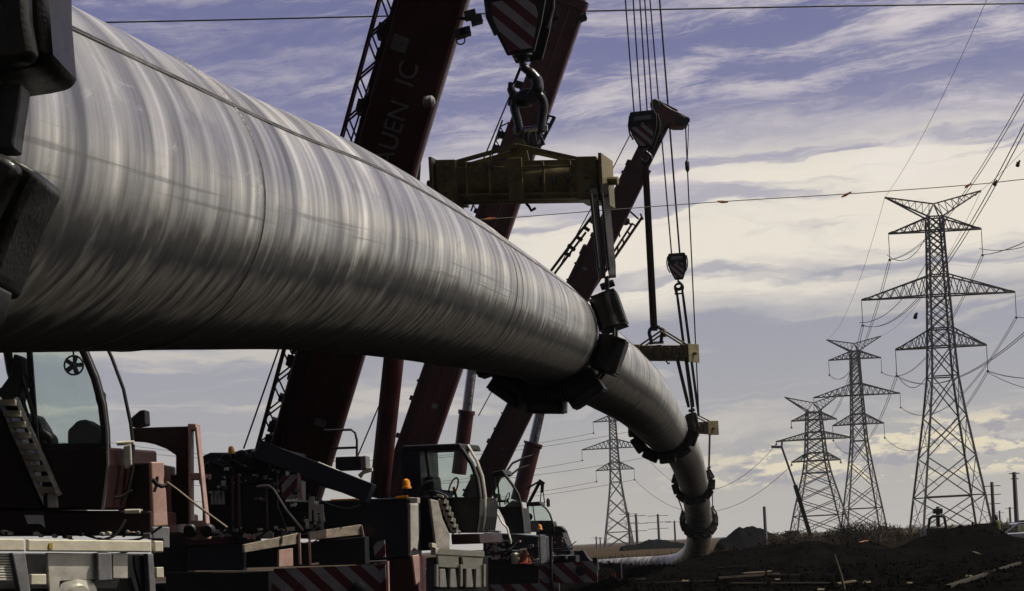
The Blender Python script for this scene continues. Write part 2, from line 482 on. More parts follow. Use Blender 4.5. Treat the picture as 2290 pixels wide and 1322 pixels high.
class MB:
    def __init__(s):
        s.v, s.f = [], []

    def add(s, vs, fs):
        o = len(s.v)
        s.v += [V(q) for q in vs]
        s.f += [tuple(i + o for i in f) for f in fs]
        return s

    def prism(s, pts, off):
        n = len(pts)
        vs = list(pts) + [q + off for q in pts]
        fs = [tuple(range(n)), tuple(reversed(range(n, 2 * n)))]
        for i in range(n):
            j = (i + 1) % n
            fs.append((i, n + i, n + j, j))
        return s.add(vs, fs)

    def box(s, c, ax, ay, az):
        c, ax, ay, az = V(c), V(ax), V(ay), V(az)
        vs = [c + ax * i + ay * j + az * k for i in (-1, 1) for j in (-1, 1) for k in (-1, 1)]
        return s.add(vs, [(0, 1, 3, 2), (4, 6, 7, 5), (0, 4, 5, 1), (2, 3, 7, 6), (0, 2, 6, 4), (1, 5, 7, 3)])

    def sec(s, p0, p1, sec0, sec1=None, side=None, cap=True):
        """sweep a section (list of (a, b)) from p0 to p1; side = direction of a's plane normal hint (b axis)"""
        sec1 = sec1 or sec0
        ax = (p1 - p0).normalized()
        h = V(side) if side is not None else V((0, 1, 0))
        if abs(ax.dot(h)) > 0.98:
            h = V((1, 0, 0))
        b = (h - ax * h.dot(ax)).normalized()
        a = b.cross(ax).normalized()
        n = len(sec0)
        vs = [p0 + a * x + b * y for x, y in sec0] + [p1 + a * x + b * y for x, y in sec1]
        fs = [(i, (i + 1) % n, n + (i + 1) % n, n + i) for i in range(n)]
        if cap:
            fs += [tuple(reversed(range(n))), tuple(range(n, 2 * n))]
        return s.add(vs, fs)

    def bar(s, p0, p1, w, h=None, side=None, w1=None):
        h = h or w
        q = [(-w / 2, -h / 2), (w / 2, -h / 2), (w / 2, h / 2), (-w / 2, h / 2)]
        q1 = None
        if w1:
            q1 = [(x * w1 / w, y * w1 / w) for x, y in q]
        return s.sec(V(p0), V(p1), q, q1, side)

    def cyl(s, p0, p1, r, r1=None, n=12):
        r1 = r if r1 is None else r1
        c = [(math.cos(i * 2 * math.pi / n), math.sin(i * 2 * math.pi / n)) for i in range(n)]
        return s.sec(V(p0), V(p1), [(x * r, y * r) for x, y in c], [(x * r1, y * r1) for x, y in c])

    def tube(s, pts, r, n=6):
        pts = [V(q) for q in pts]
        rings = []
        prev = None
        for i, q in enumerate(pts):
            t = (pts[min(i + 1, len(pts) - 1)] - pts[max(i - 1, 0)]).normalized()
            if prev is None:
                h = V((0, 0, 1)) if abs(t.z) < 0.9 else V((0, 1, 0))
                a = t.cross(h).normalized()
            else:
                a = (prev - t * prev.dot(t)).normalized()
            prev = a
            b = t.cross(a)
            rr = r[i] if isinstance(r, (list, tuple)) else r
            rings.append([q + (a * math.cos(k * 2 * math.pi / n) + b * math.sin(k * 2 * math.pi / n)) * rr for k in range(n)])
        vs = [q for rg in rings for q in rg]
        fs = []
        for i in range(len(pts) - 1):
            for k in range(n):
                fs.append((i * n + k, i * n + (k + 1) % n, (i + 1) * n + (k + 1) % n, (i + 1) * n + k))
        fs += [tuple(reversed(range(n))), tuple((len(pts) - 1) * n + k for k in range(n))]
        return s.add(vs, fs)

    def lathe(s, c, axis, prof, n=20):
        """prof: list of (along, radius)"""
        axis = V(axis).normalized()
        h = V((0, 0, 1)) if abs(axis.z) < 0.9 else V((0, 1, 0))
        a = axis.cross(h).normalized()
        b = axis.cross(a)
        c = V(c)
        vs, fs = [], []
        for z, r in prof:
            vs += [c + axis * z + (a * math.cos(k * 2 * math.pi / n) + b * math.sin(k * 2 * math.pi / n)) * r for k in range(n)]
        for i in range(len(prof) - 1):
            for k in range(n):
                fs.append((i * n + k, i * n + (k + 1) % n, (i + 1) * n + (k + 1) % n, (i + 1) * n + k))
        fs += [tuple(reversed(range(n))), tuple((len(prof) - 1) * n + k for k in range(n))]
        return s.add(vs, fs)

    def ball(s, c, r, n=10):
        rx = r if isinstance(r, (tuple, list)) else (r, r, r)
        c = V(c)
        vs, fs = [], []
        m = max(4, n // 2)
        for i in range(m + 1):
            ph = math.pi * i / m
            for k in range(n):
                t = 2 * math.pi * k / n
                vs.append(c + V((rx[0] * math.sin(ph) * math.cos(t), rx[1] * math.sin(ph) * math.sin(t), rx[2] * math.cos(ph))))
        for i in range(m):
            for k in range(n):
                fs.append((i * n + k, (i + 1) * n + k, (i + 1) * n + (k + 1) % n, i * n + (k + 1) % n))
        return s.add(vs, fs)

    def build(s, name, m, parent=None, bevel=0.0, smooth=None, loc=None, label=None):
        loc0 = kids_loc(parent)
        base = V((0, 0, 0))
        if parent is None:
            if loc is None:
                xs = [q.x for q in s.v]; ys = [q.y for q in s.v]; zs = [q.z for q in s.v]
                loc = V(((min(xs) + max(xs)) / 2, (min(ys) + max(ys)) / 2, min(zs)))
            base = V(loc)
        else:
            if parent.parent is not None:
                loc0 = loc0 + kids_loc(parent.parent)
            base = loc0
        me = bpy.data.meshes.new(name)
        me.from_pydata([tuple(q - base) for q in s.v], [], s.f)
        bm = bmesh.new()
        bm.from_mesh(me)
        bmesh.ops.remove_doubles(bm, verts=bm.verts, dist=1e-5)
        bmesh.ops.recalc_face_normals(bm, faces=bm.faces)
        bm.to_mesh(me)
        bm.free()
        me.materials.append(m)
        o = bpy.data.objects.new(name, me)
        COL.objects.link(o)
        if parent is None:
            o.location = base
        else:
            o.parent = parent
        if bevel > 0:
            b = o.modifiers.new('bevel', 'BEVEL')
            b.width = bevel
            b.segments = 2 if bevel < 0.028 else 4
            b.limit_method = 'ANGLE'
            b.angle_limit = R(40)
        if smooth:
            me.shade_smooth()
            try:
                me.set_sharp_from_angle(angle=R(smooth))
            except Exception:
                pass
        if label:
            o['label'] = label
        return o


def thing(name, label, cat, loc, group=None):
    o = bpy.data.objects.new(name, None)
    COL.objects.link(o)
    o.location = loc
    o.empty_display_size = 0.3
    o['label'], o['category'] = label, cat
    if group:
        o['group'] = group
    return o


def tag(o, label, cat, group=None):
    o['label'], o['category'] = label, cat
    if group:
        o['group'] = group
    return o


def struct(o, kind='structure'):
    o['kind'] = kind
    return o


def catmull(pts, n):
    out = []
    P = [pts[0]] + list(pts) + [pts[-1]]
    for i in range(1, len(P) - 2):
        p0, p1, p2, p3 = P[i - 1], P[i], P[i + 1], P[i + 2]
        for j in range(n):
            t = j / n
            out.append(0.5 * ((2 * p1) + (p2 - p0) * t + (2 * p0 - 5 * p1 + 4 * p2 - p3) * t * t + (3 * p1 - p0 - 3 * p2 + p3) * t ** 3))
    out.append(P[-2].copy())
    return out


# ------------------------------------------------------------------ ground
BANK = [(1200, 1240), (1330, 1262), (1420, 1268), (1540, 1262), (1600, 1240), (1660, 1230), (1720, 1221), (1770, 1214), (1840, 1217), (1890, 1220), (1940, 1217),
        (1985, 1228), (2025, 1233), (2060, 1216), (2095, 1196), (2140, 1180), (2196, 1174), (2226, 1190), (2258, 1207), (2320, 1224), (2500, 1236)]
BD = 92.0
BANKW = [at(x, y, BD) for x, y in BANK]


def bank_h(x):
    if x <= BANKW[0].x:
        return 0.0
    for a, b in zip(BANKW, BANKW[1:]):
        if a.x <= x <= b.x:
            t = (x - a.x) / (b.x - a.x)
            return a.z + (b.z - a.z) * t
    return 0.2


def ground_z(x, y):
    z = 0.12 * noise.noise(V((x * 0.25, y * 0.25, 0))) + 0.10 * noise.noise(V((x * 1.3, y * 1.3, 5)))
    if y > 130:
        z *= 1.5
    h = bank_h(x)
    wd = 7.0 if y < BD else 11.0
    k = max(0.0, 1 - ((y - BD) / wd) ** 2) if abs(y - BD) < wd else 0.0
    rough = 1 + 0.22 * noise.noise(V((x * 0.8, y * 0.8, 2)))
    r2 = 0.16 * noise.noise(V((x * 2.3, y * 2.3, 8))) * k if h > 0.3 else 0.0
    # shallow excavation along the near side of the pipe trench
    return z * (1 - k) + h * k * rough ** 0.7 + r2 * 2.2


def make_ground():
    ys = [-30, -10, 0, 8, 16, 24, 32, 38]
    y = 40.0
    while y < 135:
        ys.append(y); y += 0.7
    while y < 6000:
        ys.append(y); y *= 1.09
    ys.append(6500)
    us = [-1.2 + 0.03 * i for i in range(30)]
    us = [-1.6, -1.0, -0.6, -0.35] + [-0.2 + 0.0085 * i for i in range(66)] + [0.4, 0.6, 1.0, 1.6]
    vs, fs = [], []
    for yy in ys:
        for u in us:
            x = u * max(yy, 60.0) if yy > 60 else u * 60.0
            vs.append(V((x, yy, ground_z(x, yy))))
    nu = len(us)
    for i in range(len(ys) - 1):
        for j in range(nu - 1):
            a = i * nu + j
            fs.append((a, a + 1, a + nu + 1, a + nu))
    mb = MB(); mb.v, mb.f = vs, fs
    o = mb.build('ground', EARTH, loc=V((0, 0, 0)), smooth=60)
    struct(o)


make_ground()

# ------------------------------------------------------------------ pipeline
PR = 0.71
AX = [(170, 425, 7.9), (430, 485, 9.6), (700, 545, 11.9), (947, 628, 15.7), (1172, 720, 22.5), (1236, 755, 25.8), (1416, 877, 39.4),
      (1484, 958, 54.6), (1531, 1018, 72.0), (1554, 1098, 92.0), (1564, 1180, 99.5), (1558, 1228, 103.0), (1530, 1258, 106.0), (1490, 1268, 108.0), (1400, 1273, 110.0), (1310, 1278, 113.0), (1150, 1282, 117.0)]
AXW = [at(*q) for q in AX]
_d = (AXW[1] - AXW[0]) / (AXW[1] - AXW[0]).length
AXW = [AXW[0] - _d * 14, AXW[0] - _d * 7, AXW[0] - _d * 2.5] + AXW
AXC = catmull(AXW, 14)
ARC = [0.0]
for a_, b_ in zip(AXC, AXC[1:]):
    ARC.append(ARC[-1] + (b_ - a_).length)


def axis_at_d(d):
    best = min(range(len(AXC) - 1), key=lambda i: abs(AXC[i].y - d) + (1000 if i > 14 * 13 else 0))
    return best


def pipe_frame(i):
    c = AXC[i]
    t = (AXC[min(i + 1, len(AXC) - 1)] - AXC[max(i - 1, 0)]).normalized()
    upv = V((0, 0, 1))
    if abs(t.z) > 0.9:
        upv = V((0, 1, 0))
    u = (upv - t * upv.dot(t)).normalized()
    r = t.cross(u).normalized()          # to the right (+x) when looking along t
    return c, t, u, r


def make_pipe():
    root = thing('pipeline', 'huge grey steel pipeline curving through the air down to the trench', 'pipeline', V((AXC[0].x, AXC[0].y, 0)))
    N = 96
    vs, fs, uvs = [], [], []
    for i in range(len(AXC)):
        c, t, u, r = pipe_frame(i)
        for k in range(N + 1):
            th = 2 * math.pi * k / N
            vs.append(c + (u * math.cos(th) + r * math.sin(th)) * PR - root.location)
            uvs.append((ARC[i], k / N))
    for i in range(len(AXC) - 1):
        for k in range(N):
            a = i * (N + 1) + k
            fs.append((a, a + 1, a + N + 2, a + N + 1))
    me = bpy.data.meshes.new('pipe_shell')
    me.from_pydata([tuple(q) for q in vs], [], fs)
    uvl = me.uv_layers.new(name='UVMap')
    for lp in me.loops:
        uvl.data[lp.index].uv = uvs[lp.vertex_index]
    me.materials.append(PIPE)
    me.shade_smooth()
    o = bpy.data.objects.new('pipe_shell', me)
    COL.objects.link(o)
    o.parent = root
    # seam weld running along the pipe, with a second thin bead beside it
    th0 = R(56)
    L = [pipe_frame(i) for i in range(len(AXC))]
    m = MB()
    for q in (0.0, 0.022):
        m.tube([c + (u * math.cos(th0 + q) + r * math.sin(th0 + q)) * (PR + 0.001) for c, t, u, r in L], 0.0065, 6)
    m.build('seam_weld', WELD, root, smooth=60)
    # girth welds
    for d in (8.45, 16.6, 17.0, 34.5, 46.5, 63.0, 82.0):
        i = axis_at_d(d)
        c, t, u, r = pipe_frame(i)
        off = t * ((d - c.y) / max(t.y, 0.3))
        m = MB()
        m.tube([c + off + (u * math.cos(R(a)) + r * math.sin(R(a))) * PR for a in range(0, 363, 4)], 0.006, 6)
        m.build('girth_weld', WELD, root, smooth=60)


make_pipe()


# ------------------------------------------------------------------ roller cradles
def cradle(d, angles, label, size=1.0, lug=(72, -72)):
    i = axis_at_d(d)
    c, t, u, r = pipe_frame(i)
    root = thing('roller_cradle', label, 'cradle', c - u * (PR + 0.5), 'roller cradles carrying the pipe')
    spt = {}
    for n_, a in enumerate(angles):
        rad = u * math.cos(R(a)) + r * math.sin(R(a))
        tan = -u * math.sin(R(a)) + r * math.cos(R(a))
        cc = c + rad * (PR + 0.165 * size)
        hw = 0.205 * size
        # two ribbed rollers, one either side of the link block
        for sg in (-1, 1):
            m = MB()
            q = cc + t * sg * 0.125 * size
            prof = []
            for j in range(9):
                z = -hw + 2 * hw * j / 8
                prof.append((z, (0.160 if j % 2 else 0.166) * size * (0.93 + 0.1 * abs(z / hw))))
            m.lathe(q, tan, prof, 16)
            m.build('roller', ROLLER, root, smooth=35)
        m = MB()
        for sg in (-1, 1):
            m.box(cc + tan * sg * (hw + 0.016) + rad * 0.03 * size, t * 0.25 * size, tan * 0.016, rad * 0.155 * size)
        m.box(cc + rad * 0.175 * size, t * 0.23 * size, tan * hw * 0.98, rad * 0.022)
        for sg in (-1, 1):
            m.box(cc + t * sg * 0.235 * size + rad * 0.09 * size, t * 0.014, tan * hw * 0.9, rad * 0.09 * size)
        for sg in (-1, 1):
            m.cyl(cc + t * sg * 0.125 * size - tan * (hw + 0.05), cc + t * sg * 0.125 * size + tan * (hw + 0.06), 0.028 * size, n=8)
        m.build('roller_housing', BLACK, root, bevel=0.008)
        spt[n_] = (cc, rad, tan)
        if n_ > 0:
            p0 = spt[n_ - 1][0] + spt[n_ - 1][1] * 0.10 * size
            for sg in (-0.2, 0.2):
                MB().bar(p0 + t * sg * size, cc + rad * 0.10 * size + t * sg * size, 0.035, 0.09 * size, side=t).build('link_plate', FORGED, root, bevel=0.006)
    ends = []
    for n_ in (0, len(angles) - 1):
        cc, rad, tan = spt[n_]
        topp = cc + V((0, 0, 1)) * 0.34 * size + rad * 0.02
        m = MB()
        m.box(cc + V((0, 0, 0.20 * size)), t * 0.16 * size, rad * 0.07 * size, V((0, 0, 0.06 * size)))
        m.box(topp, t * 0.10 * size, rad * 0.03, V((0, 0, 0.10 * size)))
        m.cyl(topp - rad * 0.10, topp + rad * 0.10, 0.045 * size, n=10)
        m.build('sling_lug', FORGED, root, bevel=0.008)
        ends.append(topp)
    return ends, t, u, r


C1, T1, U1, R1 = cradle(25.3, [74, 112, 150, 184, 218, 254, 290], 'black roller cradle below the olive beam with the largest hook block', 1.12)
C2, T2, U2, R2 = cradle(54.6, [80, 112, 144, 176, 208, 240, 272], 'black roller cradle at the pipe bend beside the small beam', 1.0)
C3, T3, U3, R3 = cradle(88.0, [64, 96, 128, 160, 192, 224, 256, 288], 'black roller cradle on the steep pipe with chain on its right', 1.0)
C4, T4, U4, R4 = cradle(98.5, [62, 94, 126, 158, 190, 222, 254, 286], 'lowest black roller cradle just above the trench bend', 0.95)


def near_cradle():
    F = Frame(60, 300, 5.55, 0)
    root = thing('roller_cradle', 'very close dark roller cradle cut off by the left edge', 'cradle', F.p(0, 700), 'roller cradles carrying the pipe')
    A = F.away
    def pr(poly, back, th, nm, mt, bev):
        MB().prism(F.pts(poly, back), A * -th).build(nm, mt, root, bevel=bev, smooth=60)
    pr([(-160, -260), (64, -260), (78, 60), (90, 128), (84, 146), (60, 152), (-160, 152)], -0.33, 0.08, 'roller', ROLLER, 0.02)
    pr([(60, -260), (160, -260), (166, 60), (176, 184), (168, 204), (120, 214), (66, 222), (-160, 226), (-160, -260)], 0.02, 0.34, 'roller', ROLLER, 0.05)
    pr([(-160, 205), (70, 205), (66, 236), (52, 330), (50, 350), (-160, 356)], -0.16, 0.10, 'link_plate', BLACK, 0.008)
    pr([(-160, 340), (-20, 348), (28, 362), (60, 384), (46, 412), (8, 488), (-20, 560), (-160, 620)], -0.33, 0.08, 'roller', ROLLER, 0.02)
    pr([(50, 385), (96, 402), (136, 426), (141, 440), (104, 515), (78, 580), (58, 640), (47, 668), (34, 672), (-160, 640), (-160, 360)], -0.02, 0.30, 'roller', ROLLER, 0.045)
    pr([(-160, 620), (30, 655), (14, 720), (-60, 800), (-160, 820)], -0.12, 0.14, 'roller_housing', BLACK, 0.01)
    # suspension straps going up to the beam out of the picture
    m = MB()
    for x in (-60, 60):
        m.bar(F.p(x, -240, 0.2), F.p(x - 20, -1900, 0.2), 0.08, 0.03, side=F.n)
    m.build('strap', BLACK, root)


near_cradle()


# ------------------------------------------------------------------ hook blocks, beams, slings
def hook_curve(c, s, u, right):
    """single lifting hook drawn in the plane (right, u); c is the shank top, s its overall height"""
    P = [(0.0, 0.0, .10), (0.0, -.12, .10), (.02, -.20, .12), (.14, -.32, .145), (.25, -.46, .16), (.27, -.62, .17), (.18, -.78, .18), (.02, -.86, .175),
         (-.15, -.80, .14), (-.24, -.68, .11), (-.27, -.56, .08), (-.25, -.46, .03)]
    pts = [c + right * (x * s) + u * (y * s) for x, y, r in P]
    return catmull(pts, 5), [P[min(int(i / 5), len(P) - 1)][2] * s * 0.74 for i in range((len(P) - 1) * 5 + 1)]


def hook_block(px, py, d, W, H, label, yaw=18, hooksize=1.0, full=True):
    """(px, py) is the housing centre; W, H metres"""
    a = R(yaw)
    c = at(px, py, d)
    rt = V((math.cos(a), -math.sin(a), 0)); aw = V((math.sin(a), math.cos(a), 0)); up = V((0, 0, 1))
    root = thing('hook_block', label, 'hook block', c - up * (H * 0.5 + 1.0 * hooksize), 'hook blocks hanging from the cranes')
    outline = [(-.42, .5), (.42, .5), (.5, .36), (.5, .05), (.40, -.22), (.26, -.50), (-.18, -.50), (-.40, -.16), (-.5, .05), (-.5, .36)]
    th = W * 0.55
    m = MB()
    for k_, back in enumerate((-th * 0.5, th * 0.40)):
        m.prism([c + rt * x * W + up * y * H + aw * back for x, y in outline], aw * th * 0.10)
    m.build('side_plate', BLACK, root, bevel=0.012)
    for j in range(4):
        q = c + up * 0.12 * H + aw * (-0.3 + 0.2 * j) * th
        MB().lathe(q - aw * 0.03, aw, [(0, .40 * W), (.012, .47 * W), (.03, .42 * W), (.048, .47 * W), (.06, .40 * W)], 24).build('sheave', FORGED, root, smooth=35)
    m = MB()
    m.cyl(c + up * .12 * H - aw * th * .6, c + up * .12 * H + aw * th * .6, 0.07 * W, n=14)
    m.box(c + up * .30 * H - aw * th * .52, rt * .30 * W, aw * .012, up * .055 * H)
    m.build('sheave_pin', GREY, root, bevel=0.006)
    # striped cheek weight
    sm = stripe_mat('hook_stripes', 0.36 * W, -9.0, -1.0)
    MB().prism([c + rt * x * W + up * y * H - aw * (th * 0.5 + 0.02) for x, y in ((-.40, .06), (.28, .10), (.36, -.12), (.24, -.46), (-.14, -.47), (-.36, -.12))], aw * 0.018).build('warning_plate', sm, root)
    # side guards
    for sg in (-1, 1):
        MB().tube([c + rt * sg * W * x + up * H * y for x, y in ((.50, .42), (.56, .2), (.54, -.02), (.42, -.22))], 0.03 * W, 6).build('rope_guard', BLACK, root, smooth=60)
    top = c - up * H * 0.49
    s = hooksize
    pts, rr = hook_curve(top, s, up, rt)
    h = MB().tube(pts, rr, 10).build('hook', FORGED, root, smooth=60)
    MB().bar(top + rt * -.03 * s - up * .16 * s, top + rt * -.20 * s - up * .50 * s, 0.05 * s, 0.03 * s, side=aw).build('latch', BLACK, h)
    MB().lathe(top + up * .06, -up, [(0, .20 * s), (.07 * s, .20 * s), (.10 * s, .14 * s), (.16 * s, .12 * s)], 14).build('swivel_collar', FORGED, root, smooth=35)
    return c, top, rt, aw


def ropes(name_label, tops, bots, r, group='hoist ropes of the cranes'):
    m = MB()
    for a, b in zip(tops, bots):
        n = 2
        m.tube([a, (a + b) / 2, b], r, 6)
    o = m.build('hoist_rope', CABLE, smooth=60)
    tag(o, name_label, 'rope', group)
    return o


def strap(p0, p1, w, label, group=None, m=BLACK, loops=True, cat='sling', name='lifting_sling'):
    """a doubled round sling from p0 (top) to p1"""
    mb = MB()
    ax = p1 - p0
    mb.bar(p0, p0 + ax * .12, w * .8, .05, side=FWD, w1=w)
    mb.bar(p0 + ax * .12, p0 + ax * .88, w, .05, side=FWD)
    mb.bar(p0 + ax * .88, p1, w, .05, side=FWD, w1=w * .8)
    mb.tube([p0 + ax * .10 - V((w * .3, .03, 0)), p0 + ax * .9 - V((w * .3, .03, 0))], w * .14, 6)
    o = mb.build(name, m, smooth=60)
    tag(o, label, cat, group)
    return o


def shackle(p, s, label, yaw=10):
    """bow shackle hanging on p"""
    a = R(yaw)
    rt = V((math.cos(a), -math.sin(a), 0))
    aw = V((math.sin(a), math.cos(a), 0))
    root = thing('shackle', label, 'shackle', p - V((0, 0, s)))
    pts = [p + rt * x * s + V((0, 0, y * s)) for x, y in ((-.28, -1.0), (-.34, -.6), (-.40, -.3), (-.30, -.05), (0, .06), (.30, -.05), (.40, -.3), (.34, -.6), (.28, -1.0))]
    MB().tube(catmull(pts, 4), 0.115 * s, 10).build('bow', FORGED, root, smooth=60)
    MB().cyl(p + rt * -.46 * s - V((0, 0, .92 * s)), p + rt * .46 * s - V((0, 0, .92 * s)), .085 * s, n=10).build('pin', CHROME, root, smooth=35)
    return p - V((0, 0, .92 * s))


def beam(pl, pr, h, w, apex_h, label, text=False, d_hint=None, tube=True):
    """spreader beam from pl to pr (centre line), height h, width w, lifting apex above the middle"""
    ax = (pr - pl)
    L = ax.length
    e = ax.normalized()
    aw = V((0, 0, 1)).cross(e).normalized()
    if aw.y < 0:
        aw = -aw
    up = V((0, 0, 1))
    mid = (pl + pr) / 2
    root = thing('spreader_beam', label, 'beam', mid - up * h / 2, 'yellow spreader beams')
    m = MB()
    if tube:
        m.sec(pl, pr, [(h * .5 * math.cos(q * math.pi / 8) * 0.98, w * .5 * math.sin(q * math.pi / 8)) for q in range(16)], side=aw)
    m.box(mid + up * h * .36, e * L / 2, aw * w * .36, up * h * .10)
    m.box(mid - up * h * .40, e * L / 2 * .98, aw * w * .40, up * h * .045)
    m.build('beam_body', YELLOW, root, smooth=30, bevel=0.006)
    for sg, q in ((-1, pl), (1, pr)):
        m = MB()
        m.box(q - e * sg * 0.075 * L, e * .062 * L, aw * w * .52, up * h * .5)
        m.build('end_box', YELLOW, root, bevel=0.012)
        m = MB()
        m.box(q + e * sg * .012 * L, e * .010 * L, aw * w * .6, up * h * .56)
        m.cyl(q + e * sg * .01 * L, q + e * sg * .06 * L + e * sg * .05, 0.10 * h, n=10)
        m.build('end_plate', YELLOW, root, bevel=0.008)
    m = MB()
    ap = mid + up * (h * .5 + apex_h)
    for sg in (-1, 1):
        for bk in (-.3, .3):
            m.bar(ap + aw * w * bk, mid + e * sg * L * .40 + up * h * .44 + aw * w * bk, h * .10, .035, side=aw)
    m.build('brace', YELLOW, root, bevel=0.006)
    m = MB()
    m.prism([ap + e * x * h + up * y * h - aw * .03 for x, y in ((-.24, -.35), (.24, -.35), (.16, .12), (.08, .20), (-.08, .20), (-.16, .12))], aw * .06)
    m.box(mid - aw * w * .52, e * .045 * L, aw * .012, up * h * .50)
    m.build('lifting_lug', YELLOW, root, bevel=0.006)
    # welded stiffeners and rails on the near face
    for f in (-.30, -.16, .17, .33):
        MB().box(mid + e * L * f - aw * w * .50, e * .012, aw * .02, up * h * .40).build('stiffener', YELLOW, root, bevel=.004)
    for zz in (.28, -.34):
        MB().box(mid - aw * w * .505 + up * h * zz, e * L * .36, aw * .015, up * h * .025).build('flange', YELLOW, root, bevel=.004)
    MB().tube([mid + e * .06 - up * h * .5, mid + e * .10 - up * h * .56, mid + e * .13 - up * h * .66, mid + e * .20 - up * h * .60], .022, 6).build('tag_hook', FORGED, root, smooth=60)
    for sg, q in ((-1, pl), (1, pr)):
        for zz in (-.3, 0, .3):
            MB().cyl(q - e * sg * .075 * L - aw * (w * .54) + up * h * zz, q - e * sg * .075 * L - aw * w * .5 + up * h * zz, .018, n=8).build('bolt', FORGED, root)
    return root, ap, e, aw


# --- hook 1 with its beam
HB1, HT1, HR1, HA1 = hook_block(1163, 24, 26.0, 0.92, 1.38, 'largest black hook block with red and grey stripes above the olive beam', 16, 0.74)
pl1, pr1 = at(985, 412, 26.4), at(1352, 405, 25.6)
BM1, AP1, E1, AW1 = beam(pl1, pr1, 0.62, 0.52, 0.20, 'long olive yellow spreader beam above the raised pipe, largest of the beams')
HK1 = HT1 - V((0, 0, 0.74 * 0.80))
sh = shackle(at(1182, 212, 26.0), 0.55, 'big red brown shackle between the large hook and the olive beam')
m = MB()
for i_, f_ in enumerate((-.5, -.2, .2, .5)):
    m.tube([sh + V((f_ * .18, 0, .02)), sh + V((f_ * .36, 0, -.22)), AP1 + V((f_ * .30, 0, -.02))], 0.03, 7)
tag(m.build('chain_sling', FORGED, smooth=60), 'short chain sling from big shackle to beam apex', 'chain')
# worn lettering on the beam side
def font_text(body, size, origin, xdir, ydir, m, parent, name='lettering', ext=0.004):
    cu = bpy.data.curves.new(name, 'FONT')
    cu.body = body
    cu.size = size
    cu.extrude = ext
    cu.align_x = 'CENTER'
    cu.align_y = 'CENTER'
    o = bpy.data.objects.new(name, cu)
    COL.objects.link(o)
    dg = bpy.context.evaluated_depsgraph_get()
    me = bpy.data.meshes.new_from_object(o.evaluated_get(dg))
    bpy.data.objects.remove(o)
    zd = xdir.cross(ydir).normalized()
    M = Matrix(((xdir.x, ydir.x, zd.x, origin.x), (xdir.y, ydir.y, zd.y, origin.y), (xdir.z, ydir.z, zd.z, origin.z), (0, 0, 0, 1)))
    loc = kids_loc(parent)
    me.transform(Matrix.Translation(-loc) @ M)
    me.materials.clear()
    me.materials.append(m)
    q = bpy.data.objects.new(name, me)
    COL.objects.link(q)
    q.parent = parent
    return q


mid1 = (pl1 + pr1) / 2
font_text('VV', .14, mid1 - AW1 * .28 - E1 * .38 + V((0, 0, .17)), E1, V((0, 0, 1)), BLACKL, BM1)
font_text('1  K X', .20, mid1 - AW1 * .28 + E1 * .60 + V((0, 0, -.05)), E1, V((0, 0, 1)), BLACKL, BM1)

# slings from beam 1 to cradle 1
g1 = 'slings between the beams and cradles'
for k_, dx in enumerate((-.075, .085)):
    p0 = pr1 + E1 * -.02 + V((dx, 0, -.1)) - AW1 * .30
    p1 = C1[0] + V((dx * .9, 0, .10))
    lab = ('black sling at right end of the long beam, nearer the pipe', 'outermost black sling at right end of the long beam')[k_]
    strap(p0, p1, .12, lab, g1)
for k_, dx in enumerate((-.075, .085)):
    strap(pl1 + V((dx, 0, -.1)) + AW1 * .35, C1[1] + V((dx, 0, .1)), .085, ('black sling at left end of the long beam, behind the pipe', 'second black sling at left end of the long beam')[k_], g1)

# --- hook 2
HB2, HT2, HR2, HA2 = hook_block(1441, 292, 54.6, 0.86, 1.10, 'middle sized hook block with stripes in front of the boom tip', 14, 0.55)
pl2, pr2 = at(1424, 790, 55.6), at(1549, 790, 54.0)
BM2, AP2, E2, AW2 = beam(pl2, pr2, 0.50, 0.42, 0.42, 'middle sized yellow spreader beam beside the pipe bend')
sp2 = HT2 - V((0, 0, .42))
m = MB()
m.bar(at(1443, 362, 54.6), at(1462, 740, 54.9), .20, .06, side=FWD)
m.bar(at(1447, 372, 54.5), at(1467, 740, 54.8), .10, .07, side=FWD)
tag(m.build('web_sling', mat('brown_webbing', (0.035, 0.016, 0.014), .85, 0, .3, 8, .2), bevel=.01), 'long dark brown web sling hanging down to the middle beam', 'sling', g1)
shackle(at(1466, 733, 54.8), .50, 'small steel shackle on top of the middle beam')
for k_, (dx, end, q, bk) in enumerate(((-.17, 0, pr2, -.3), (.10, 0, pr2, -.3), (0, 1, pl2, .3))):
    lab = ('black sling at right end of the middle beam, nearer the pipe', 'outermost black sling at right end of the middle beam', 'black sling at the left end of the middle beam')[k_]
    strap(q + V((dx - .12 * (end == 0), 0, -.1)) + AW2 * bk, C2[end] + V((dx * .5, 0, .1)), .10, lab, g1)

# --- hook 3
HB3, HT3, HR3, HA3 = hook_block(1515, 596, 88.0, 0.92, 1.25, 'small faraway hook block above the right end of the middle beam', 8, 0.6)
pl3, pr3 = at(1522, 957, 89.6), at(1594, 957, 87.0)
BM3, AP3, E3, AW3 = beam(pl3, pr3, 0.62, 0.5, 0.3, 'smallest yellow spreader beam behind the pipe bend')
for k_, dx in enumerate((-.14, .14)):
    strap(at(1519, 646, 88.0) + V((dx, 0, 0)), AP3 + V((dx, 0, 0)), .13, ('left strand of dark sling below the small faraway hook block', 'right strand of dark sling below the small faraway hook block')[k_], g1)
shackle(at(1518, 636, 88.0), .5, 'small shackle under the faraway hook block')
strap(pr3 - AW3 * .2 + E3 * .05, C3[0], .09, 'grey sling at the right end of the smallest beam', g1, GREY)
strap(pl3 + AW3 * .2, C3[1] + V((0, 0, .3)), .09, 'dark sling at the left end of the smallest beam', g1)
strap(C3[0] - V((0, 0, .5)) + R3 * .12, C4[0], .07, 'thin chain on right of the pipe, above lowest cradle', g1)
strap(C3[1] - V((0, 0, .9)) - R3 * .05, C4[1], .07, 'thin chain on left of the pipe, above lowest cradle', g1)


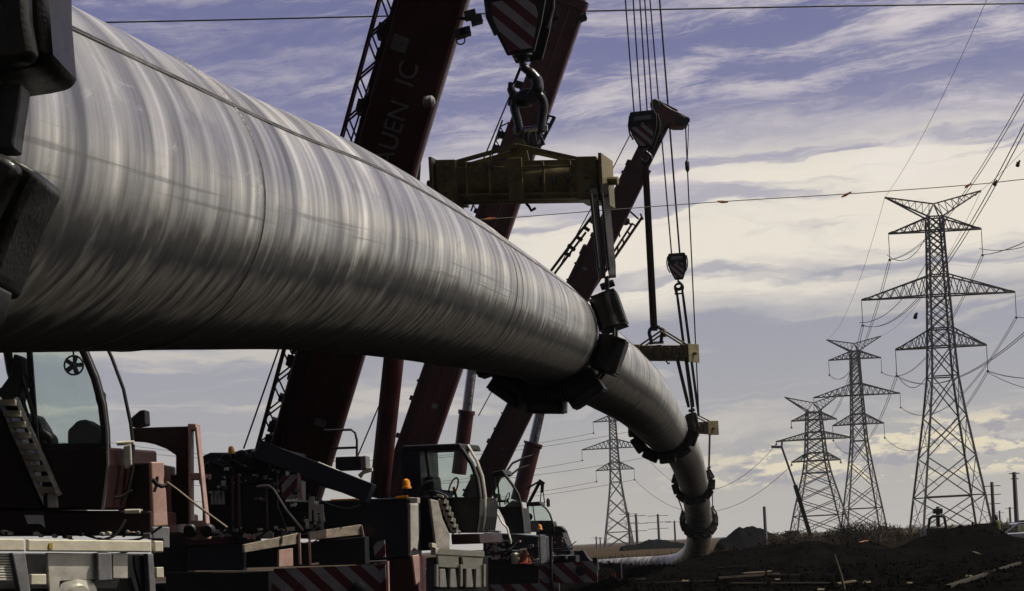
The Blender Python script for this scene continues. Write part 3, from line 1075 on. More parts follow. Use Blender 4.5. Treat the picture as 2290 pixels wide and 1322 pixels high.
# ------------------------------------------------------------------ cranes
def octo(w, h, c=0.28):
    """boom section: flat top, rounded belly. a = across in the picture, b = away"""
    a, b = w / 2, h / 2
    return [(-a, -b * .9), (-a * .9, -b), (a * .84, -b), (a * .95, -b * .92), (a, -b * .75), (a, b * .6), (a * .85, b * .85), (a * .6, b), (-a * .9, b), (-a, b * .9)]


def boom(root, P, ws, depth=0.9, ribs=True, name='boom_section'):
    """P: list of points along the boom (base to tip); section i runs P[i]..P[i+1] with image width ws[i] (m)"""
    ax = (P[-1] - P[0]).normalized()
    vd = ((P[0] + P[-1]) / 2 - CAM); vd.z = 0
    vd = Matrix.Rotation(R(2.0), 3, 'Z') @ vd.normalized()
    b = (vd - ax * vd.dot(ax)).normalized()
    a = b.cross(ax).normalized()
    for i in range(len(P) - 1):
        w = ws[i]
        m = MB()
        m.sec(P[i], P[i + 1] + ax * .15, octo(w, depth * w), side=b)
        if ribs:
            for q in (-.46, .05, .42):
                m.bar(P[i] + a * w * q - b * depth * w * .505, P[i + 1] + a * w * q - b * depth * w * .505, .05, .03, side=b)
        m.build(name, RED, root, bevel=.01, smooth=25)
        # collar at the section mouth
        m = MB()
        m.sec(P[i + 1] - ax * .02, P[i + 1] + ax * .28, octo(w * 1.08, depth * w * 1.08), side=b)
        m.build('boom_collar', RED, root, bevel=.012)
    # pipes, lugs and plates along the near face
    tot = (P[-1] - P[0]).length
    w = ws[0]
    for q, r_ in ((-.34, .022), (-.27, .016), (.30, .014)):
        MB().tube([P[0] + a * w * q - b * depth * w * .53, P[1] + a * w * q - b * depth * w * .53], r_, 6).build('hydraulic_line', BLACK, root, smooth=60)
    rnd = random.Random(int(tot * 100))
    sgn = -1 if a.x > 0 else 1
    for i in range(26):
        f = (i + .5 + rnd.uniform(-.3, .3)) / 26
        k_ = 0 if f * tot < (P[1] - P[0]).length else (1 if len(P) < 3 or f * tot < (P[2] - P[0]).length else min(2, len(ws) - 1))
        wk = ws[k_]
        c = P[0] + ax * tot * f
        MB().box(c + a * sgn * wk * rnd.uniform(.50, .56) - b * depth * wk * rnd.uniform(.1, .4), a * .05, b * .06, ax * rnd.uniform(.03, .12)).build('lug', BLACK, root, bevel=.006)
        if i % 3 == 0:
            MB().box(c + a * wk * rnd.uniform(-.3, .3) - b * depth * wk * .505, a * rnd.uniform(.05, .16), b * .012, ax * rnd.uniform(.05, .14)).build('plate', (RED, GREY, DRED)[i % 2 * 1], root, bevel=.004)
    return ax, a, b


def cylinder(root, p0, pm, p1, r0, r1):
    m = MB().cyl(p0, pm, r0, n=18)
    m.cyl(pm - (pm - p0).normalized() * .12, pm, r0 * 1.15, n=18)
    c = m.build('luffing_cylinder', RED, root, smooth=35)
    MB().cyl(pm, p1, r1, n=18).build('cylinder_rod', CHROME, c, smooth=35)


def cab(root, F, front, rear, sill, floor, w=0.95, seat=None, lowmat=None, band=CREAM):
    """glazed crane cab. front / rear: photo points top to bottom on the near side plane, sill: y of the window bottom"""
    A = F.away
    def cut(poly, y0, y1):
        out = []
        for (xa, ya), (xb, yb) in zip(poly, poly[1:]):
            if ya <= y0 <= yb and not out:
                t = (y0 - ya) / max(yb - ya, 1e-6); out.append((xa + (xb - xa) * t, y0))
            if y0 < ya < y1 and (not out or out[-1] != (xa, ya)):
                out.append((xa, ya))
            if ya <= y1 <= yb:
                t = (y1 - ya) / max(yb - ya, 1e-6); out.append((xa + (xb - xa) * t, y1)); break
        return out
    c = bpy.data.objects.new('cab', None)
    COL.objects.link(c)
    c.parent = root
    c.location = (0, 0, 0)
    ytop = max(front[0][1], rear[0][1])
    fw, rw = cut(front, front[0][1], sill), cut(rear, rear[0][1], sill)
    fl, rl = cut(front, sill, floor), cut(rear, sill, floor)
    # lower body
    m = MB()
    m.prism(F.pts(fl + list(reversed(rl))), A * w)
    m.build('cab_body', lowmat or BLACK, c, bevel=.03)
    # roof
    m = MB()
    x0, y0 = rear[0]; x1, y1 = front[0]
    h = (floor - sill) * .10 + 4
    m.prism(F.pts([(x0 - 3, y0 - h), (x1 - 4, y1 - h), (x1 + 2, y1 + 2), (x0 - 3, y0 + 2)], -.02), A * (w + .04))
    m.build('cab_roof', BLACK, c, bevel=.03)
    # pillars and sills, both sides
    m = MB()
    for bk in (0.04, w - 0.04):
        for poly in (fw, rw):
            pp = F.pts(poly, bk)
            m.tube(pp, .045, 6)
        m.bar(F.p(*fw[-1], bk), F.p(*rw[-1], bk), .07)
        xm = rw[0][0] * .62 + fw[0][0] * .38
        m.bar(F.p(xm, y0, bk), F.p(xm + (fw[-1][0] - xm) * .12, sill, bk), .05)
    m.bar(F.p(*fw[-1], 0), F.p(*fw[-1], w), .07)
    m.build('window_frame', BLACK, c, smooth=45)
    # bright windscreen edges and middle bars down the curved nose
    m = MB()
    for q0, q1 in ((.0, .09), (.24, .33), (.48, .62), (.88, 1.0)):
        for poly in (fw, fl):
            a_, b_ = F.pts(poly, w * q0), F.pts(poly, w * q1)
            for e in range(len(poly) - 1):
                m.prism([a_[e], a_[e + 1], b_[e + 1], b_[e]], F.u * .03)
    m.build('windscreen_trim', band, c, bevel=.006)
    # glass
    def pane(pts, nm='window'):
        g = MB()
        n = len(pts)
        g.add(pts, [tuple(range(n))])
        g.build(nm, GLASS, c)
    pane(F.pts(fw + list(reversed(rw)), .05))
    pane(F.pts(fw + list(reversed(rw)), w - .05))
    g = MB()
    a_, b_ = F.pts(fw, .06), F.pts(fw, w - .06)
    for i in range(len(a_) - 1):
        g.add([a_[i], a_[i + 1], b_[i + 1], b_[i]], [(0, 1, 2, 3)])
    g.build('windscreen', GLASS, c, smooth=60)
    if seat:
        sx, sy, k = seat
        m = MB()
        m.prism(F.pts([(sx - k, sy), (sx - k * .8, sy + k * 1.6), (sx + k * .9, sy + k * 1.6), (sx + k * .9, sy + k * 1.2), (sx - k * .2, sy + k * 1.1), (sx - k * .35, sy)], w * .28), A * w * .45)
        m.build('seat', BLACK, c, bevel=.03)
        m = MB()
        wc = F.p(sx + k * 1.5, sy + k * .9, w * .5)
        m.tube([wc + A * .19 * math.cos(q * .4) + V((0, 0, .17 * math.sin(q * .4))) + F.u * .07 * math.sin(q * .4) for q in range(17)], .016, 6)
        m.bar(wc, wc - V((0, 0, .5)) + F.u * .12, .05)
        m.build('steering_wheel', BLACK, c, smooth=60)
    return c


def ladder(root, F, l0, l1, wpx, n, m=ALU, back=-.1):
    """sloping step ladder from l0 (top) to l1 (bottom), wpx = step width in photo pixels"""
    mb = MB()
    a0, a1 = F.p(*l0, back), F.p(*l1, back)
    b0, b1 = F.p(l0[0] + wpx, l0[1], back), F.p(l1[0] + wpx, l1[1], back)
    mb.bar(a0, a1, .035, .06, side=FWD)
    mb.bar(b0, b1, .035, .06, side=FWD)
    for i in range(n):
        t = (i + .5) / n
        p, q = a0 + (a1 - a0) * t, b0 + (b1 - b0) * t
        mb.box((p + q) / 2, (q - p) / 2, F.away * .10, V((.0, -.02, .028)))
    return mb.build('ladder', m, root)


def carrier(root, c, length, ang, paint=RED):
    """chassis with axles standing on the ground; c = centre on the ground"""
    u = V((math.cos(ang), -math.sin(ang), 0)); w = V((math.sin(ang), math.cos(ang), 0)); z = V((0, 0, 1))
    m = MB()
    m.box(c + z * 0.98, u * length / 2, w * .55, z * .28)
    m.box(c + z * 1.22, u * length / 2 * .96, w * 1.25, z * .06)
    m.build('chassis', BLACK, root, bevel=.02)
    n = 4
    for i in range(n):
        for sg in (-1, 1):
            q = c + u * (-length / 2 + length * (i + .6) / (n + .2)) + w * sg * 1.12 + z * .62
            MB().lathe(q - w * .2, w, [(0, .40), (.02, .56), (.06, .62), (.34, .62), (.38, .56), (.40, .40)], 24).build('wheel', RUBBER, root, smooth=35)
    for i, e in enumerate((-.40, .42)):
        m = MB()
        m.box(c + u * length * e + z * .80, u * .22, w * 1.5, z * .16)
        for sg in (-1, 1):
            m.cyl(c + u * length * e + w * sg * 1.42 + z * .03, c + u * length * e + w * sg * 1.42 + z * 1.15, .09, n=12)
            m.box(c + u * length * e + w * sg * 1.42 + z * .05, u * .35, w * .35, z * .05)
        m.build('outrigger', paint, root, bevel=.015)


def P_(root, F, poly, th, nm, mt, back=0.0, bev=.012, label=None):
    return MB().prism(F.pts(poly, back), F.away * th).build(nm, mt, root, bevel=bev, label=label)


def rail(root, F, pts, r, nm='handrail', mt=BLACK, back=0.0):
    return MB().tube(F.pts(pts, back), r, 7).build(nm, mt, root, smooth=60)


def beacon(root, F, px, py, s, back=0.0):
    c = F.p(px, py, back)
    b = MB().lathe(c - V((0, 0, s * .5)), V((0, 0, 1)), [(0, s * .62), (s * .25, s * .62), (s * .3, s * .5), (s * .8, s * .48), (s * 1.1, s * .36), (s * 1.25, s * .12)], 14)
    b.build('beacon', AMBER, root, smooth=35)


def clutter(root, F, region, n, seed, back=-.05, sc=.8):
    """small brackets, couplings and hoses on a deck side"""
    rnd = random.Random(seed)
    x0, y0, x1, y1 = region
    for i in range(n):
        c = F.p(rnd.uniform(x0, x1), rnd.uniform(y0, y1), back + rnd.uniform(-.03, .05))
        s = rnd.uniform(.015, .05) * sc
        t = rnd.random()
        mt = ALU if t < .35 else (GREY if t < .6 else (REDB if t < .72 else BLACK))
        if rnd.random() < .5:
            MB().box(c, F.u * s * rnd.uniform(.6, 2.2), F.n * .04, V((0, 0, s * rnd.uniform(.5, 1.6)))).build('bracket', mt, root, bevel=.005)
        else:
            MB().cyl(c - F.n * .04, c + F.n * .05, s, n=10).build('coupling', mt, root, bevel=.004)
    for i in range(max(2, n // 7)):
        a = F.p(rnd.uniform(x0, x1), rnd.uniform(y0, y1), back)
        b = a + F.u * rnd.uniform(.25, .8) + V((0, 0, rnd.uniform(-.2, .2)))
        MB().tube(catmull([a, a * .7 + b * .3 - V((0, 0, .08)), a * .3 + b * .7 - V((0, 0, .10)), b], 5), .014, 6).build('hose', RUBBER if i % 2 else GREY, root, smooth=60)


def crane0():
    F = Frame(150, 1000, 17.5, 2)
    base = F.p(150, 1000); base = V((base.x, base.y, 0))
    root = thing('mobile_crane', 'nearest red crane with big glazed cab and ladder at lower left', 'crane', base, 'mobile cranes beside the pipeline')
    cab(root, Frame(150, 1000, 17.4, 18), [(150, 720), (172, 752), (190, 790), (213, 845), (229, 905), (236, 964), (238, 1040), (233, 1096), (226, 1140)],
        [(6, 715), (14, 770), (24, 830), (40, 880), (62, 950), (84, 1010), (96, 1140)], 1000, 1140, 1.0, None, DRED, ALU)
    # outer glazing bow and mirror bracket
    rail(root, F, [(236, 770), (250, 800), (276, 870), (292, 947), (298, 998), (296, 1050), (287, 1092), (266, 1138)], .018, 'cab_bow', BLACK, .15)
    rail(root, F, [(262, 992), (300, 990)], .022, 'mirror_arm', CREAM, .05)
    P_(root, F, [(276, 997), (292, 993), (294, 1040), (282, 1049), (275, 1040)], .05, 'mirror', ALU, .0)
    P_(root, F, [(212, 890), (226, 872), (232, 880), (232, 905), (218, 908)], .10, 'mirror', BLACK, .1)
    P_(root, F, [(292, 935), (312, 918), (324, 916), (326, 950), (296, 956)], .2, 'work_lamp', BLACK, .2)
    # interior: fan, seat, console
    c = F.p(165, 817, .35)
    m = MB()
    m.tube([c + V((.095 * math.cos(q * .393), 0, .095 * math.sin(q * .393))) for q in range(17)], .010, 6)
    for q in range(5):
        an = q * 1.257
        m.box(c + V((.045 * math.cos(an), 0, .045 * math.sin(an))), V((.04 * math.cos(an), 0, .04 * math.sin(an))), V((0, .004, 0)), V((-.022 * math.sin(an), .01, .022 * math.cos(an))))
    m.ball(c, .028, 8)
    m.bar(c, c + V((0, .02, .22)), .015)
    m.build('cab_fan', BLACK, root)
    P_(root, F, [(150, 962), (163, 950), (172, 940), (190, 938), (222, 958), (228, 985), (232, 1010), (150, 1010)], .35, 'seat', BLACK, .45, .03)
    P_(root, F, [(70, 940), (84, 930), (100, 960), (118, 975), (122, 1005), (70, 1005)], .2, 'control_console', BLACK, .3, .03)
    P_(root, F, [(-60, 880), (0, 868), (22, 838), (30, 790), (52, 800), (57, 838), (46, 872), (40, 905), (52, 930), (20, 925), (-60, 960)], .25, 'door_pillar', BLACK, -.02, .02)
    rail(root, F, [(50, 842), (64, 890), (80, 948)], .022, 'grab_rail', BLACK, -.04)
    # machinery house left of the cab, ladder
    P_(root, F, [(-500, 900), (-10, 905), (10, 935), (100, 1140), (-500, 1140)], 1.6, 'machinery_house', DRED, .02, .03)
    ladder(root, F, (-2, 890), (96, 1108), 38, 9)
    P_(root, F, [(104, 1100), (128, 1100), (130, 1136), (106, 1136)], .1, 'step_box', ALU, -.08)
    # superstructure deck
    P_(root, F, [(-500, 1142), (338, 1142), (338, 1193), (240, 1198), (96, 1196), (-500, 1200)], 2.2, 'deck', DRED, .0, .02)
    P_(root, F, [(277, 1139), (313, 1138), (313, 1148), (277, 1149)], .12, 'step', CREAM, -.05)
    P_(root, F, [(54, 1152), (96, 1152), (100, 1180), (90, 1172), (62, 1172)], .02, 'name_plate', mat('grey_plate', (.5, .5, .54), .35, .2, .1), -.03, .003)
    # counterweight box with sunlit end plate
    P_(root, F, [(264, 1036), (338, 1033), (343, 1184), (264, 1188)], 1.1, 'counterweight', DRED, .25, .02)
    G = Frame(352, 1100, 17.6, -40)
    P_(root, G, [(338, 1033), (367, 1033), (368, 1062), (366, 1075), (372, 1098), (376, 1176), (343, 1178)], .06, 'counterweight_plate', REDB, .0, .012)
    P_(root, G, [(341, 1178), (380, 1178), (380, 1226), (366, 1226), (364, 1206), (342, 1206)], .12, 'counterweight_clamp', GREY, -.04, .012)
    m = MB()
    m.tube(G.pts([(341, 1072), (350, 1083), (362, 1088), (372, 1085)], -.1), .022, 6)
    m.tube(G.pts([(352, 1066), (350, 1085), (345, 1100)], -.1), .016, 6)
    m.build('hydraulic_hose', RUBBER, root, smooth=60)
    # red arched gantry frame
    H = Frame(425, 1060, 18.6, 4)
    P_(root, H, [(292, 957), (425, 953), (425, 1172), (368, 1172), (368, 1062), (393, 1062), (393, 1018), (372, 1004), (346, 994), (318, 988), (292, 986)], .16, 'gantry_frame', DRED, .0, .01)
    m = MB()
    for a, b in (((427, 955), (428, 1172)), ((441, 955), (463, 1172))):
        m.bar(H.p(*a, .08), H.p(*b, .08), .028, .20, side=FWD)
    for a, b in (((425, 956), (443, 956)), ((427, 1066), (451, 1066)), ((426, 1172), (464, 1172))):
        m.bar(H.p(*a, .08), H.p(*b, .08), .07, .20, side=FWD)
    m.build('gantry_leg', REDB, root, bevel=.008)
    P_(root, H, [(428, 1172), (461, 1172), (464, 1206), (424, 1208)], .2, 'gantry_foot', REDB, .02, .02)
    for px in (424, 463):
        MB().lathe(H.p(px, 1186, -.06), V((0, 1, 0)), [(0, .05), (.02, .07), (.12, .07), (.14, .05)], 12).build('pin', BLACK, root, smooth=35)
    rail(root, H, [(358, 1068), (395, 1094), (440, 1130), (508, 1180)], .012, 'tie_cable', mat('tan_rope', (.20, .16, .11), .8), -.2)
    # carrier side rail and aluminium equipment, turned towards the sun
    K = Frame(180, 1220, 16.6, -38)
    P_(root, K, [(-200, 1202), (55, 1205), (57, 1233), (-200, 1231)], .07, 'side_rail', CREAM, 0, .012)
    P_(root, K, [(63, 1206), (338, 1209), (340, 1235), (63, 1233)], .07, 'side_rail', CREAM, .0, .012)
    P_(root, K, [(345, 1209), (366, 1210), (366, 1235), (346, 1235)], .07, 'side_rail', CREAM, .0, .012)
    P_(root, K, [(110, 1214), (118, 1214), (118, 1228), (110, 1228)], .01, 'warning_sticker', mat('sticker', (.35, .25, .03), .5), -.012, .002)
    for y in range(1240, 1300, 6):
        P_(root, K, [(-160, y), (28, y), (30 + (y - 1240) * .2, y + 4.5), (-160, y + 4.5)], .06, 'tread_plank', ALU, .05, .004)
    P_(root, K, [(27, 1236), (57, 1236), (70, 1330), (46, 1330)], .1, 'strut', GREY, .0, .01)
    P_(root, K, [(70, 1284), (104, 1284), (104, 1308), (70, 1308)], .12, 'bracket', CREAM, .02, .008)
    P_(root, K, [(106, 1236), (216, 1238), (216, 1296), (134, 1300), (130, 1340), (112, 1340)], .05, 'guard_plate', ALU, .05, .006)
    P_(root, K, [(218, 1236), (250, 1236), (252, 1298), (220, 1300)], .16, 'valve_box', GREY, -.02, .012)
    P_(root, K, [(252, 1240), (286, 1240), (286, 1294), (253, 1294)], .05, 'guard_plate', ALU, .05, .006)
    P_(root, K, [(300, 1242), (326, 1242), (345, 1330), (318, 1330), (302, 1270)], .05, 'mud_flap', NAVY, .1, .006)
    P_(root, K, [(330, 1238), (343, 1238), (350, 1340), (336, 1340)], .1, 'post', GREY, .0, .008)
    P_(root, K, [(350, 1269), (366, 1268), (367, 1292), (350, 1292)], .1, 'bracket', CREAM, .0, .006)
    MB().lathe(K.p(170, 1334, .1), K.n, [(0, .20), (.04, .20), (.06, .12), (.10, .10)], 20).build('hub', ALU, root, smooth=35)
    P_(root, K, [(-160, 1236), (340, 1238), (340, 1400), (-160, 1400)], .3, 'carrier_body', BLACK, .22, .01)
    carrier(root, V((base.x - 5.1, base.y + 1.8, 0)), 12.0, R(2))
    clutter(root, F, (0, 1186, 335, 1202), 24, 51, -.04, .5)
    clutter(root, F, (105, 1020, 220, 1120), 5, 52, .02, .4)
    # boom, out of the picture behind the pipe
    p0 = F.p(-420, 1080, 1.0)
    boom(root, [p0, p0 + V((1.9, -2.6, 4.5)), p0 + V((3.4, -7.2, 14.0))], [1.2, 1.0], ribs=False)


crane0()


def craneA():
    F = Frame(900, 1100, 33.0, 20)
    Q = Frame(650, 1100, 31.0, 6)
    base = at(800, 1200, 34.0); base = V((base.x, base.y, 0))
    root = thing('mobile_crane', 'red crane with the widest boom, white lettering on its side', 'crane', base, 'mobile cranes beside the pipeline')
    # ---- boom: base ... tip above the frame
    b0, b1 = at(672, 1030, 35.0), at(905, 230, 30.6)
    ax = (b1 - b0).normalized()
    tip = b0 + (b1 - b0) * 2.05
    b1 = b0 + (b1 - b0) * 1.0
    axv, av, bv = boom(root, [b0 - ax * .9, b0 + (b1 - b0) * .745, b0 + (b1 - b0) * 1.30, tip], [1.22, 1.10, 0.9], .95)
    # stowed jib lattice and lugs on the left flank
    m = MB()
    def on(t, s, bk=0.0):
        return b0 + (b1 - b0) * t - av * s * 1.0 - bv * bk
    LEFT = -1 if (av.x < 0) else 1
    def side(t, s, bk=0.0):
        return b0 + (b1 - b0) * t + V((-1, 0, .25)).normalized() * s - bv * bk
    for s_, bk in ((.60, .1), (.86, .1), (.60, .42), (.86, .42)):
        m.bar(side(.04, s_, bk), side(1.35, s_, bk), .045)
    n = 26
    for i in range(n):
        t0, t1 = .04 + 1.31 * i / n, .04 + 1.31 * (i + 1) / n
        a, b = (.60, .86) if i % 2 else (.86, .60)
        for bk in (.1, .42):
            m.bar(side(t0, a, bk), side(t1, b, bk), .03)
    m.build('jib_lattice', RED, root)
    for t in (.02, .06, .10, .30, .74, .80, .98, 1.16):
        MB().box(side(t, .62, .2), V((.12, 0, -.03)), V((0, .2, 0)), V((.03, 0, .10))).build('jib_bracket', BLACK, root, bevel=.01)
    # outrigger arm near the top left (rope guide)
    m = MB()
    a_, b_, c_, d_ = at(893, 4, 29.6), at(853, 80, 29.7), at(880, 92, 29.8), at(872, 70, 29.8)
    m.bar(a_, b_, .07); m.bar(b_, c_, .07); m.bar(a_ + V((.12, 0, 0)), c_, .07)
    m.build('rope_guide', BLACK, root)
    rp = MB().tube([at(866, 40, 29.6), at(850, 110, 30.0), at(780, 330, 31.5), at(620, 790, 33.8), at(545, 1003, 35.0)], .018, 6)
    rp.build('rope', CABLE, root, smooth=60)
    # lamps and sheave brackets at the right edge
    m = MB()
    for px, py in ((1052, 34), (1066, 45), (1030, 76), (1040, 72)):
        p = at(px, py, 28.9)
        m.box(p, V((.09, 0, .02)), V((0, .1, 0)), V((-.01, 0, .06)))
    m.tube([at(1030, 90, 28.9) + V((.07 * math.cos(q), 0, .07 * math.sin(q))) for q in [i * .5 for i in range(14)]], .014, 6)
    m.bar(at(1020, 40, 29), at(1080, 46, 28.9), .05)
    m.build('lamp_bracket', BLACK, root, bevel=.008)
    MB().lathe(at(962, 243, 30.0) + V((-.10, -.45, 0)), V((1, -.2, 0)), [(0, .06), (.03, .095), (.16, .095), (.2, .05)], 16).build('work_lamp', GREY, root, smooth=35)
    # light wedge behind the boom heel of the upper section
    m = MB()
    wp = [at(920, 380, 31.0), at(931, 400, 31.0), at(941, 365, 31.0), at(938, 412, 31.0), at(926, 406, 31.0)]
    m.prism([wp[0], wp[1], wp[2], wp[3], wp[4]], V((0, .1, 0)))
    m.build('wear_pad', PALE, root)
    # lettering on the boom side, reading up the boom
    dirx = ax
    zn = -bv
    ydir = zn.cross(dirx).normalized()
    font_text('JAUEN', .46, b0 + (b1 - b0) * .945 - bv * .565 + ydir * .02, dirx, ydir, WHITEL, root)
    font_text('IC', .46, b0 + (b1 - b0) * 1.095 - bv * .565 + ydir * .05, dirx, ydir, WHITEL, root)
    # luffing cylinder
    cylinder(root, at(848, 1110, 33.5), at(884, 770, 32.8), at(900, 560, 32.2), .19, .12)
    # ---- rear superstructure: engine house and winch
    P_(root, Q, [(452, 1020), (470, 1012), (512, 1012), (560, 1004), (600, 1002), (640, 1006), (640, 1120), (700, 1120), (716, 1170), (716, 1205), (452, 1205)], 1.6, 'engine_house', BLACK, .5, .03)
    m = MB()
    m.lathe(Q.p(486, 1068, .3), V((0, 1, 0)), [(0, .30), (.05, .34), (.08, .25), (.5, .25), (.53, .34), (.58, .30)], 24)
    m.build('winch_drum', BLACK, root, smooth=35)
    m = MB()
    for i, px in enumerate((472, 480, 488, 496)):
        MB().prism(Q.pts([(px, 1098), (px + 4, 1098), (px + 6, 1128), (px - 1, 1128)], .2), Q.away * .05).build('winch_guard', ALU, root)
    beacon(root, Q, 517, 1008, .11, .3)
    m = MB()
    for px, py, r in ((505, 1025, .10), (540, 1022, .13), (575, 1016, .11), (560, 1030, .12), (600, 1020, .10), (530, 1040, .12), (590, 1042, .11)):
        m.lathe(Q.p(px, py, .35), V((0, 1, 0)), [(0, r * .8), (.03, r), (.2, r), (.23, r * .7)], 12)
    m.tube(Q.pts([(470, 1030), (500, 1045), (520, 1030), (560, 1050), (600, 1035)], .25), .03, 6)
    m.tube(Q.pts([(498, 1068), (504, 1080), (503, 1098)], .2), .03, 6)
    m.build('hydraulic_unit', BLACK, root, smooth=35)
    m = MB()
    for px, py in ((468, 1070), (501, 1069), (535, 1064), (568, 1064), (567, 1009), (612, 1052), (622, 1055), (556, 1155)):
        MB().ball(Q.p(px, py, .22), .035, 8).build('fitting', ALU, root, smooth=60)
    # dark panel with posts
    P_(root, Q, [(515, 1066), (620, 1062), (620, 1130), (640, 1180), (515, 1182)], .08, 'panel', BLACK, .12, .01)
    rail(root, Q, [(533, 1062), (536, 1190)], .03, 'post', RED, .05)
    rail(root, Q, [(520, 1064), (522, 1190)], .02, 'post', RED, .05)
    rail(root, Q, [(575, 1088), (590, 1086), (602, 1086), (612, 1094), (640, 1140), (678, 1186)], .02, 'handrail', ALU, .0)
    rail(root, Q, [(595, 1090), (598, 1184)], .022, 'handrail', RED, .0)
    # sloping dark beam (boom rest) with plates
    m = MB()
    m.bar(Q.p(580, 1006, .2), Q.p(830, 1104, .0), .34, .3, side=FWD)
    m.bar(Q.p(650, 1060, .1), Q.p(806, 1108, .0), .10, .2, side=FWD)
    m.build('support_beam', NAVY, root, bevel=.015)
    m = MB()
    for (x0, y0, x1, y1) in ((680, 1040, 700, 1050), (736, 1076, 752, 1086)):
        MB().bar(Q.p(x0, y0, -.02), Q.p(x1, y1, -.02), .08, .02, side=FWD).build('rating_plate', ALU, root)
    MB().bar(Q.p(788, 1078, -.04), Q.p(798, 1084, -.04), .06, .04, side=FWD).build('rating_plate', ALU, root)
    rail(root, Q, [(712, 1034), (760, 1054), (794, 1078)], .012, 'edge_strip', ALU, -.02)
    # hazard board and cream post
    MB().prism(Q.pts([(628, 1066), (664, 1060), (664, 1114), (640, 1118), (630, 1100)], -.02), Q.away * .03).build('warning_board', stripe_mat('board_stripes', .30, -9.0, 1.0), root)
    P_(root, Q, [(664, 1058), (671, 1058), (677, 1114), (667, 1115)], .08, 'board_post', REDB, -.04, .006)
    # control box and its rail
    P_(root, Q, [(750, 1022), (806, 1020), (806, 1050), (750, 1052)], .4, 'control_box', BLACK, .3, .012)
    P_(root, Q, [(806, 1020), (818, 1019), (819, 1048), (806, 1050)], .38, 'control_box_lid', GREY, .31, .012)
    rail(root, Q, [(725, 963), (785, 961), (794, 968), (798, 985), (798, 1022)], .022, 'handrail', BLACK, .4)
    rail(root, Q, [(738, 1003), (796, 1001)], .022, 'handrail', BLACK, .4)
    P_(root, Q, [(818, 1046), (832, 1046), (832, 1054), (812, 1060), (806, 1070), (800, 1062)], .1, 'light_bracket', CREAM, .4, .006)
    P_(root, Q, [(690, 1112), (702, 1110), (704, 1128), (722, 1128), (726, 1166), (718, 1166), (716, 1144), (710, 1144), (710, 1166), (702, 1166), (701, 1140), (696, 1140), (696, 1166), (690, 1164)], .05, 'pipe_manifold', ALU, -.05, .006)
    # deck and edge plates
    P_(root, Q, [(415, 1212), (424, 1206), (545, 1196), (548, 1214), (420, 1222)], 1.2, 'deck', RED, .0, .01)
    P_(root, Q, [(418, 1222), (543, 1214), (543, 1276), (418, 1276)], .3, 'tool_locker', NAVY, .06, .012)
    G = Frame(600, 1200, 30.4, -36)
    P_(root, G, [(546, 1218), (668, 1192), (669, 1216), (628, 1222), (547, 1236)], .08, 'deck_edge', mat('deck_plate', (.28, .23, .18), .5, 0, .35, 8, .15, .5, 0, .6, (.12, .09, .07)), .0, .006)
    P_(root, G, [(624, 1230), (655, 1226), (656, 1266), (624, 1268)], .06, 'access_plate', REDB, .0, .006)
    P_(root, G, [(628, 1200), (632, 1199), (632, 1216), (628, 1217)], .01, 'strap', BLACK, -.02, .001)
    P_(root, G, [(692, 1190), (808, 1173), (811, 1192), (806, 1196), (694, 1208)], .08, 'deck_edge', MATS['deck_plate'], .0, .006)
    m = MB()
    for (x0, y0, x1, y1) in ((692, 1206, 694, 1262), (808, 1176, 815, 1212), (694, 1262, 712, 1260), (669, 1192, 671, 1262)):
        MB().bar(G.p(x0, y0, -.01), G.p(x1, y1, -.01), .035, .06, side=FWD).build('edge_frame', REDB, root)
    P_(root, Q, [(548, 1232), (690, 1212), (816, 1200), (818, 1262), (548, 1270)], .4, 'locker', BLACK, .30, .012)
    P_(root, Q, [(505, 1188), (512, 1184), (566, 1214), (560, 1222), (545, 1218)], .06, 'chock', BLACK, -.05, .012)
    m = MB()
    random.seed(3)
    for i in range(26):
        x, y = random.uniform(440, 665), 0
        y = 1204 - (x - 440) * .04 + random.uniform(-4, 2)
        p = Q.p(x, y, .15)
        MB().box(p, V((random.uniform(.02, .09), 0, 0)), V((0, .06, 0)), V((0, 0, random.uniform(.015, .04)))).build('deck_fitting', ALU, root, bevel=.005)
    P_(root, Q, [(470, 1186), (500, 1183), (505, 1190), (472, 1194)], .2, 'step', ALU, .0, .006)
    # chevron outrigger panel along the bottom
    xo = Q.p(853, 1290).x - base.x
    MB().prism(Q.pts([(612, 1272), (862, 1262), (866, 1400), (600, 1400)], -.25), Q.away * .1).build('outrigger_panel', stripe_mat('chevron_stripes', .44, xo, 1.0), root)
    rail(root, Q, [(866, 1255), (870, 1400)], .03, 'post', REDB, -.3)
    MB().lathe(Q.p(800, 1318, -.27), Q.n, [(0, .14), (.03, .14), (.05, .10)], 18).build('cover_disc', BLACK, root, smooth=35)
    P_(root, Q, [(338, 1190), (418, 1182), (419, 1290), (338, 1290)], .5, 'locker', BLACK, .2, .012)
    P_(root, Q, [(370, 1280), (600, 1278), (600, 1400), (370, 1400)], .5, 'carrier_side', BLACK, -.2, .02)
    MB().prism(Q.pts([(834, 1214), (860, 1208), (862, 1246), (838, 1248)], -.20), Q.away * .04).build('warning_board', stripe_mat('small_stripes', .34, 9.0, -1.0), root)
    clutter(root, Q, (460, 1020, 640, 1120), 34, 21, .1)
    clutter(root, Q, (425, 1180, 660, 1204), 30, 22, -.02)
    clutter(root, Q, (640, 1090, 720, 1180), 16, 23, -.02)
    # ---- dark container; sunlight on its end put into a paler material
    N = Frame(912, 1180, 31.6, 10)
    P_(root, N, [(712, 1120), (912, 1112), (916, 1246), (836, 1254), (712, 1250)], 1.0, 'battery_container', NAVY, .0, .03)
    P_(root, N, [(914, 1112), (934, 1113), (934, 1126), (916, 1126)], .2, 'container_cap', ALU, .0, .012)
    M2 = Frame(925, 1180, 31.4, -38)
